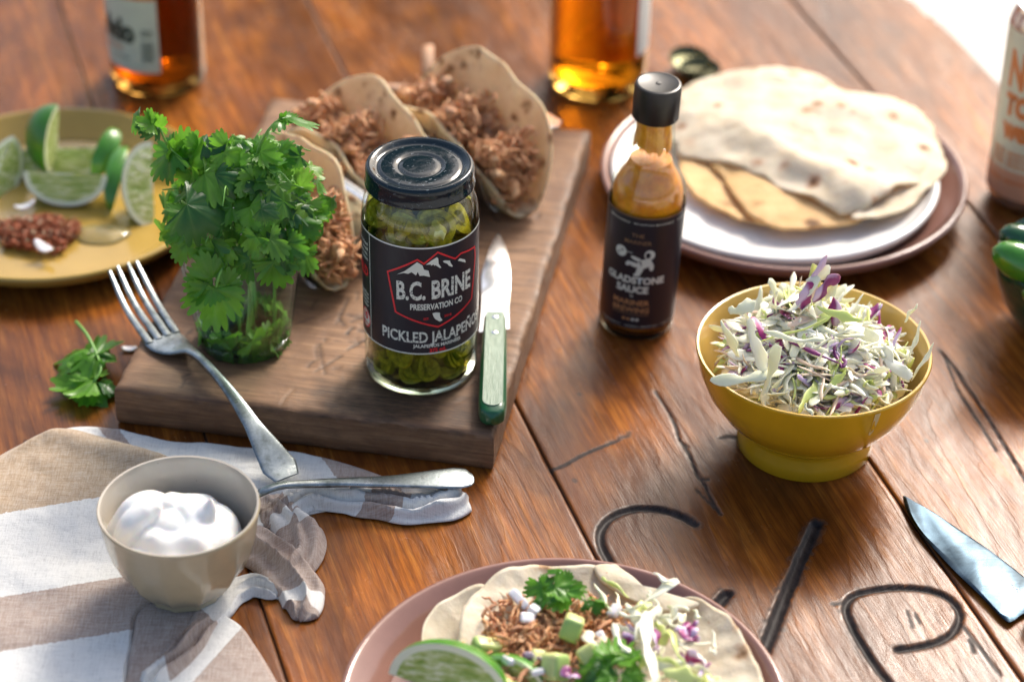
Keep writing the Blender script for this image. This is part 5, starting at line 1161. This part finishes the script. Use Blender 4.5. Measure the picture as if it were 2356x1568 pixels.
fork('tarnished fork leaning tines up over the front left edge of the cutting board', [(660, 1098, 1.0), (642, 1072, 1.25), (615, 1030, 1.85), (580, 975, 2.65), (540, 915, 3.25), (500, 865, 3.6), (462, 825, 3.65), (435, 806, 3.45), (408, 800, 3.1), (388, 790, 2.98), (370, 776, 2.98)],
     [.8, 1.14, .90, .55, .40, .30, .27, .38, .98, 1.22, 1.22], [.07, .09, .10, .13, .16, .2, .2, .17, .12, .1, .09],
     [((345, 790, 3.0), (290, 710, 3.05), (252, 624, 3.9)), ((366, 781, 3.0), (310, 700, 3.05), (270, 613, 3.9)), ((387, 773, 3.0), (333, 690, 3.05), (294, 606, 3.9)), ((406, 766, 3.0), (355, 685, 3.05), (314, 602, 3.9))], (540, 915, 3.2))
fork('second tarnished fork lying across the napkin with its rounded handle end pointing right', [(1088, 1096, 1.35), (1078, 1097, 1.38), (1050, 1099, 1.45), (1000, 1102, 1.6), (900, 1107, 1.7), (800, 1109, 1.75), (720, 1112, 1.8), (650, 1116, 2.0), (605, 1130, 1.9), (575, 1148, 1.2), (545, 1160, .95), (520, 1166, .95)],
     [.3, .82, 1.0, .86, .52, .38, .30, .25, .30, .7, 1.15, 1.2], [.07, .1, .11, .12, .15, .17, .18, .18, .17, .12, .1, .1],
     [((532, 1140, .95), (500, 1150, .85), (470, 1158, 1.1)), ((527, 1157, .95), (495, 1168, .85), (465, 1176, 1.1)), ((523, 1172, .95), (490, 1184, .85), (460, 1193, 1.1)), ((519, 1188, .95), (486, 1200, .85), (456, 1209, 1.1))], (800, 1109, 1.7))
o_ = un(298, 806, 0); on = part('onion_piece', disk_sheet([(.5 * math.cos(t), .22 * math.sin(t)) for t in np.arange(20) / 20 * 6.283], np.array([0., 0.]), lambda x, y, rho, t: .16 + x * x * .6, 4, .12), simple('onion_white', (.75, .74, .76), .3, sss=.3)); on.location = Vector(o_) * CM; tag(on, 'tiny white onion sliver on the table between sprig and fork', 'onion')

# ================================================================== lime wedges
def mat_limeflesh():
    m = NT('lime_flesh'); v = m.coord(1, 1, 1, rnd=2); f = m.noise(m.coord(.6, 3.5, 3.5), 1, 4, .6)
    c = m.ramp(f, [(.34, (.26, .40, .06)), (.5, (.50, .60, .18)), (.64, (.84, .86, .56))]); m.P(Base_Color=c, Roughness=.22, Subsurface_Weight=.2, Subsurface_Radius=(1, 1, .4), Subsurface_Scale=.002, Normal=m.bump(f, .0025, .9)); return m.m
LFL = mat_limeflesh(); LRI = simple('lime_rind', (.055, .21, .012), .28, bump=.02, bs=9, var=.25, vs=.7, rnd=3, coat=.3); LPI = simple('lime_pith', (.80, .84, .60), .5)
def lime(label, pos, ax, rd, ang=75, L_=3.0, R=2.35, loc=None, grp=None):
    t = thing('lime_wedge', label, 'lime', tuple(pos), 0, grp)
    X = Vector(ax).normalized(); Z = -Vector(rd); Y = Z.cross(X).normalized(); Z = X.cross(Y); M = Matrix((X, Y, Z)).transposed().to_4x4()
    n, k = 28, 14; h = R_(ang) / 2; tt = np.linspace(0, math.pi, n); V = []; F = []
    for q in range(k):
        ph = -math.pi / 2 - h + 2 * h * q / (k - 1)
        for t_ in tt:
            e = math.sin(t_) ** .9; xx = -math.cos(t_) * L_; V.append((xx, R * e * math.cos(ph), R * e * math.sin(ph)))
    for i in range(k - 1):
        for j in range(n - 1): F.append((i * n + j, (i + 1) * n + j, (i + 1) * n + j + 1, i * n + j + 1))
    MB().add((np.array(V), F), 0, M).obj('rind', LRI, t)
    V = []; F = []; Mi = []; qs = [0, .06, .5, .86, .90, 1.0]
    for sd_ in (-1, 1):
        ph = -math.pi / 2 + sd_ * h; o = len(V)
        for qi, q in enumerate(qs):
            for t_ in tt:
                e = math.sin(t_) ** .9 * q; xx = -math.cos(t_) * L_ * (.2 + .8 * q if q < 1 else 1); b = -.05 if qi in (2,) else 0.0
                nrm = np.array([0, -math.sin(ph), math.cos(ph)]) * -sd_
                V.append(np.array([xx * (.98 if q < 1 else 1), R * e * math.cos(ph), R * e * math.sin(ph)]) + nrm * b)
        for a in range(len(qs) - 1):
            for j in range(n - 1): F.append((o + a * n + j, o + a * n + j + 1, o + (a + 1) * n + j + 1, o + (a + 1) * n + j)); Mi.append(1 if a in (0, 3, 4) else 0)
    MB().add((np.array(V), F), Mi, M).obj('flesh', [LFL, LPI], t)
    return t
def at(px, py, z): return un(px, py, z)
lime('upright lime wedge with its dark green peel facing left, tallest on the ochre plate', at(133, 318, 3.0), (.1, .1, 1), (-.75, -.5, .0), 85, 2.6, 2.3)
lime('wide lime slice lying cut side up behind the half moon wedge', at(110, 345, 2.2), (1, .12, 0), (0, .35, -1), 85, 4.2, 2.4)
lime('half moon lime wedge with its pale cut face towards the viewer', at(150, 398, 2.8), (1, -.06, .0), (0, .15, -1), 70, 2.95, 2.3)
lime('short lime wedge leaning left of the narrow green one, peel outward', at(240, 355, 2.2), (.35, .75, .6), (.1, -.9, .35), 60, 2.0, 1.5)
lime('narrow lime wedge seen peel first between two wedges', at(275, 415, 1.6), (.12, .85, .45), (-.15, -.75, .5), 50, 2.6, 1.5)
lime('large lime wedge leaning at the right side of the ochre plate', at(352, 425, 2.6), (-.05, .62, .85), (-.75, -.1, -.5), 80, 3.0, 2.2)
lime('lime wedge cut by the left picture edge', at(-5, 390, 2.2), (.3, .8, .5), (-.3, .1, -1), 80, 2.8, 2.2)
lime('pale lime slice at the back of the plate, half hidden behind cilantro', at(362, 345, 2.2), (1, .1, .3), (.1, .5, -.9), 60, 2.4, 2.0)
# chili salt and crumbs
cs_o = at(90, 540, .6); mb = MB(); r = np.random.default_rng(31)
for k in range(3600):
    a = r.uniform(0, 6.28); q = math.sqrt(r.uniform(0, 1)) * (.7 + .4 * nz(math.cos(a) * 1.5, math.sin(a) * 1.5, 3)); x, y = q * 4.2 * math.cos(a), q * 2.7 * math.sin(a) - .1
    z = r.uniform(0, .75) * (1 - q * q * .7); s = r.uniform(.03, .14)
    v = r.normal(size=(4, 3)) * s; mb.add((v + (x, y, z + .1), [(0, 1, 2), (0, 2, 3), (0, 3, 1), (1, 3, 2)]), 0 if r.uniform() < .78 else (1 if r.uniform() < .6 else 2))
chl = mb.obj('chili_salt', [simple('chili_red', (.36, .085, .025), .5), simple('chili_light', (.40, .17, .07), .7), simple('chili_seed', (.62, .50, .33), .6)], None); chl.location = Vector(cs_o) * CM
chl['kind'] = 'stuff'; tag(chl, 'heap of coarse red brown chili flakes on the ochre plate', 'chili flakes')
for px, py, lb in [(60, 478, 'white onion scrap just above the chili flakes'), (100, 572, 'white onion scrap on the near side of the chili flakes')]:
    o_ = at(px, py, 1.2); on = part('onion_piece', disk_sheet([(.75 * math.cos(t), .35 * math.sin(t)) for t in np.arange(20) / 20 * 6.283], np.array([0., 0.]), lambda x, y, rho, t: .16 + x * x * .5, 4, .12), bpy.data.materials['onion_white']); on.location = Vector(o_) * CM; on.rotation_euler = (.2, .2, px); tag(on, lb, 'onion')
wet = part('juice_puddle', disk_sheet(cspl([(2.0 * math.cos(t) * (1 + .12 * math.sin(3 * t)), 1.35 * math.sin(t)) for t in np.arange(12) / 12 * 6.283], 50), np.array([0., 0.]), lambda x, y, rho, t: .42 * (1 - rho ** 2) + .02, 8, .02), NT('lime_juice').P(Base_Color=(.90, .85, .55), Transmission_Weight=.9, IOR=1.33, Roughness=.05).m); wet.location = Vector(at(232, 540, .52)) * CM; tag(wet, 'clear puddle of lime juice beside the chili flakes', 'juice')

# ================================================================== open taco on the near plate
OT = un(1320, 1500, 1.2); ot = thing('open_taco', 'open soft taco piled with pork, avocado, cilantro and slaw on the near plate', 'taco', (OT[0], OT[1], .55))
Z6 = lambda x, y: z6(x, y)
def OP(pts, z, n=140): return cspl([un(*z6(x, y), z)[:2] - OT[:2] for x, y in pts], n)
def osheet(pts, zc, zf, rings=26, n=140):
    o = OP(pts, zc, n); c = o.mean(0); return MB().add(disk_sheet(o, c, lambda x, y, rho, t: zf(x, y, rho), rings, .15)).obj('tortilla', TORT_CORN, ot, recalc=True)
osheet([(492, 840), (500, 700), (560, 605), (650, 540), (750, 492), (830, 490), (960, 560), (1150, 760), (1100, 1050), (900, 1200), (640, 1180), (520, 1020)], 2.3, lambda x, y, r: .45 + 1.3 * r ** 3 + .25 * nz(x * .5, y * .5, 4))
osheet([(700, 640), (820, 480), (900, 425), (1010, 392), (1110, 376), (1250, 390), (1400, 380), (1510, 378), (1560, 440), (1640, 505), (1760, 560), (1900, 552), (2010, 590), (2110, 670), (2195, 790), (2255, 910), (2280, 1020), (2260, 1180), (2100, 1300), (1700, 1380), (1200, 1380), (850, 1250), (700, 1000)], 2.55,
       lambda x, y, r: .65 + 1.35 * r ** 2.5 + .35 * nz(x * .4, y * .4, 1) + .18 * nz(x * 1.1, y * 1.1, 5), 34, 200)
osheet([(1400, 380), (1520, 376), (1570, 440), (1650, 510), (1760, 560), (1900, 556), (1940, 580), (1840, 610), (1700, 600), (1600, 560), (1500, 500), (1420, 440)], 2.6, lambda x, y, r: 1.95 + .35 * (1 - r) + .15 * nz(x * .8, y * .8, 2), 12, 100)
def oz(px, py, z): return np.array(un(*z6(px, py), z)) - (OT[0], OT[1], .55)
def pl1(r):
    u = r.uniform(); px, py = np.clip(r.normal(1090, 150), 850, 1450), r.normal(720, 85)
    if u > .62: px, py = r.normal(1400, 90), r.normal(680, 45)
    if u > .85: px, py = r.normal(1010, 110), r.normal(930, 70)
    z = r.uniform(1.7, 3.0); return oz(px, py, z)
mb = strands(900, pl1, 91, .5, 1.7, .04, .14, (.5, .2, .1), .9)
o = mb.obj('pulled_pork', [PORK, PORK2], ot); o['kind'] = 'stuff'
AV = simple('avocado', (.58, .62, .24), .4, var=.2, vs=.8, sss=.3); AVD = simple('avocado_edge', (.34, .48, .14), .45)
def cube(name, p, s, rot, mats, parent, seed):
    bm = bmesh.new(); bmesh.ops.create_cube(bm, size=1); bmesh.ops.bevel(bm, geom=bm.edges[:], offset=.24, segments=3, affect='EDGES', profile=.6)
    me = bpy.data.meshes.new(name)
    for v in bm.verts: v.co = Vector((v.co.x * s[0], v.co.y * s[1], v.co.z * s[2])) * CM * (1 + .12 * nz(v.co.x * 2 + seed, v.co.y * 2, v.co.z * 2))
    for f in bm.faces: f.smooth = True; f.material_index = 1 if (len(mats) > 1 and f.normal.x < -.7) else 0
    bm.to_mesh(me); bm.free(); [me.materials.append(m) for m in mats]; o = bpy.data.objects.new(name, me); link(o, parent); o.location = Vector(p) * CM; o.rotation_euler = rot; return o
for k, (px, py, z, s) in enumerate([(830, 812, 2.7, (1.6, .9, .9)), (1280, 710, 3.5, (1.2, 1.1, 1.3)), (1190, 915, 3.2, (1.2, 1.3, 1.5)), (1360, 850, 3.2, (1.1, 1.0, 1.0)), (1100, 880, 2.6, (1, 1, 1)), (1420, 940, 3.0, (.9, 1.5, .8)), (1560, 870, 3.0, (1, .9, .9))]):
    cube('avocado_cube', oz(px, py, z), s, (.3 * k, .4, .35 + k * 1.1), [AV, AVD], ot, k)
for k, (px, py, s) in enumerate([(1000, 560, (1.4, .5, .3)), (1045, 660, (.8, .6, .3)), (1080, 615, (.7, .6, .4)), (950, 880, (.8, .6, .4)), (1100, 940, (.7, .5, .3)), (1500, 620, (.8, .6, .4)), (1430, 760, (.7, .5, .4))]):
    cube('onion_piece', oz(px, py, 3.2), s, (.4, .3, -.8 + k), [bpy.data.materials['onion_white']], ot, k + 9)
r = np.random.default_rng(41)
def hleaf(bx, by, tx, ty, z, k):
    b, t = Vector(oz(bx, by, z)), Vector(oz(tx, ty, z - .4)); leaf(ot, b, t - b, (r.normal(0, .35), -.3 + r.normal(0, .3), 1), (t - b).length, k)
for q in [(1180, 480, 1080, 580, 3.9, 1), (1200, 450, 1130, 400, 4.0, 2), (1190, 500, 1330, 560, 4.0, 4), (1230, 430, 1260, 385, 4.0, 6), (1120, 500, 1015, 500, 3.8, 0), (1240, 520, 1200, 640, 3.8, 9), (1250, 480, 1370, 520, 4.0, 3), (1400, 560, 1470, 560, 3.7, 7), (1400, 570, 1420, 640, 3.6, 1), (1340, 580, 1390, 600, 3.7, 2),
          (1480, 900, 1330, 930, 3.9, 2), (1500, 880, 1580, 800, 4.0, 4), (1560, 920, 1680, 960, 3.9, 1), (1450, 930, 1290, 880, 3.8, 6), (1600, 860, 1650, 880, 4.0, 0), (1480, 960, 1420, 1020, 3.9, 9), (1580, 950, 1600, 1030, 3.9, 7), (1520, 850, 1470, 790, 4.1, 3), (1400, 960, 1300, 1000, 3.8, 2)]: hleaf(*q)
def shr(bx, by, tx, ty, z, nm, k, dz=0):
    a, b = Vector(oz(bx, by, z)), Vector(oz(tx, ty, z + dz)); d = b - a
    inst('cabbage_shred', SHM[nm][k], ot, frame((a + b) / 2, d, (r.normal(0, .3), -.5, .8)) @ Matrix.Diagonal((d.length * 1.06, 1.9, 1.9, 1)))
for q in [(1430, 440, 1570, 540, 3.6, 'g', 0), (1820, 470, 1560, 640, 4.6, 'w', 1, -1.0), (1810, 480, 1700, 425, 4.7, 'w', 6), (1730, 600, 1600, 760, 4.0, 'w', 4), (1650, 640, 1700, 990, 4.2, 'w', 2), (1780, 720, 1860, 900, 4.0, 'g', 5), (1800, 760, 1980, 900, 3.8, 'w', 3), (1820, 800, 2000, 790, 3.6, 'w', 7), (1740, 900, 2010, 930, 3.8, 'w', 1), (1760, 940, 1960, 990, 3.8, 'g', 2),
          (1820, 740, 1940, 700, 3.9, 'p', 1), (1850, 760, 1930, 720, 4.0, 'p', 3), (1860, 690, 1890, 780, 3.9, 'p', 5), (1880, 840, 1990, 900, 3.9, 'p', 2), (1990, 890, 1920, 990, 3.8, 'p', 4), (1990, 820, 2030, 850, 3.4, 'w', 3), (1540, 730, 1600, 800, 3.8, 'p', 6), (1700, 700, 1740, 840, 4.0, 'p', 0), (1020, 860, 1140, 880, 3.0, 'p', 2), (1220, 930, 1310, 980, 3.6, 'p', 3), (1400, 480, 1480, 620, 3.4, 'w', 6),
          (1480, 700, 1560, 850, 3.9, 'w', 0), (1560, 580, 1640, 700, 3.8, 'w', 5), (1340, 740, 1420, 820, 3.5, 'w', 2), (1520, 640, 1700, 660, 3.9, 'w', 3), (1720, 860, 1840, 900, 4.1, 'g', 0), (820, 930, 1000, 1010, 3.2, 'g', 4), (1400, 780, 1500, 770, 3.7, 'm', 1)]: shr(*q)
for k in range(60):
    px, py = r.normal(1740, 130), r.normal(820, 120); a = r.uniform(0, 6.28); l_ = r.uniform(60, 150); shr(px, py, px + l_ * math.cos(a), py + l_ * .8 * math.sin(a), r.uniform(2.6, 3.6), 'w' if k % 4 else ('p' if k % 8 == 0 else 'g'), k % 8)
lime('lime wedge on the near plate beside the open taco, cut face up', np.array(un(1030, 1590, 2.4)), (1, -.3, -.1), (-.40, .85, .55), 80, 3.3, 2.7)
lime('green lime slice edge lying below the avocado on the near plate', oz(960, 1010, 1.9) + (OT[0], OT[1], .55), (1, -.6, 0), (.1, .6, .9), 40, 2.2, 1.6)

GROUPS = {'lime_wedge': 'lime wedges on the plates', 'plate': 'ceramic plates on the table', 'fork': 'tarnished silver forks', 'beer_bottle': 'beer bottles at the back', 'green_pepper': 'green peppers in the dark bowl', 'wooden_stick': 'wooden sticks behind the tacos', 'onion_piece': 'loose onion pieces', 'bottle_cap': 'bottle caps beyond the white plate'}
for o in list(COL.objects):
    k = o.name.split('.')[0]
    if o.parent is None and k in GROUPS and 'group' not in o: o['group'] = GROUPS[k]
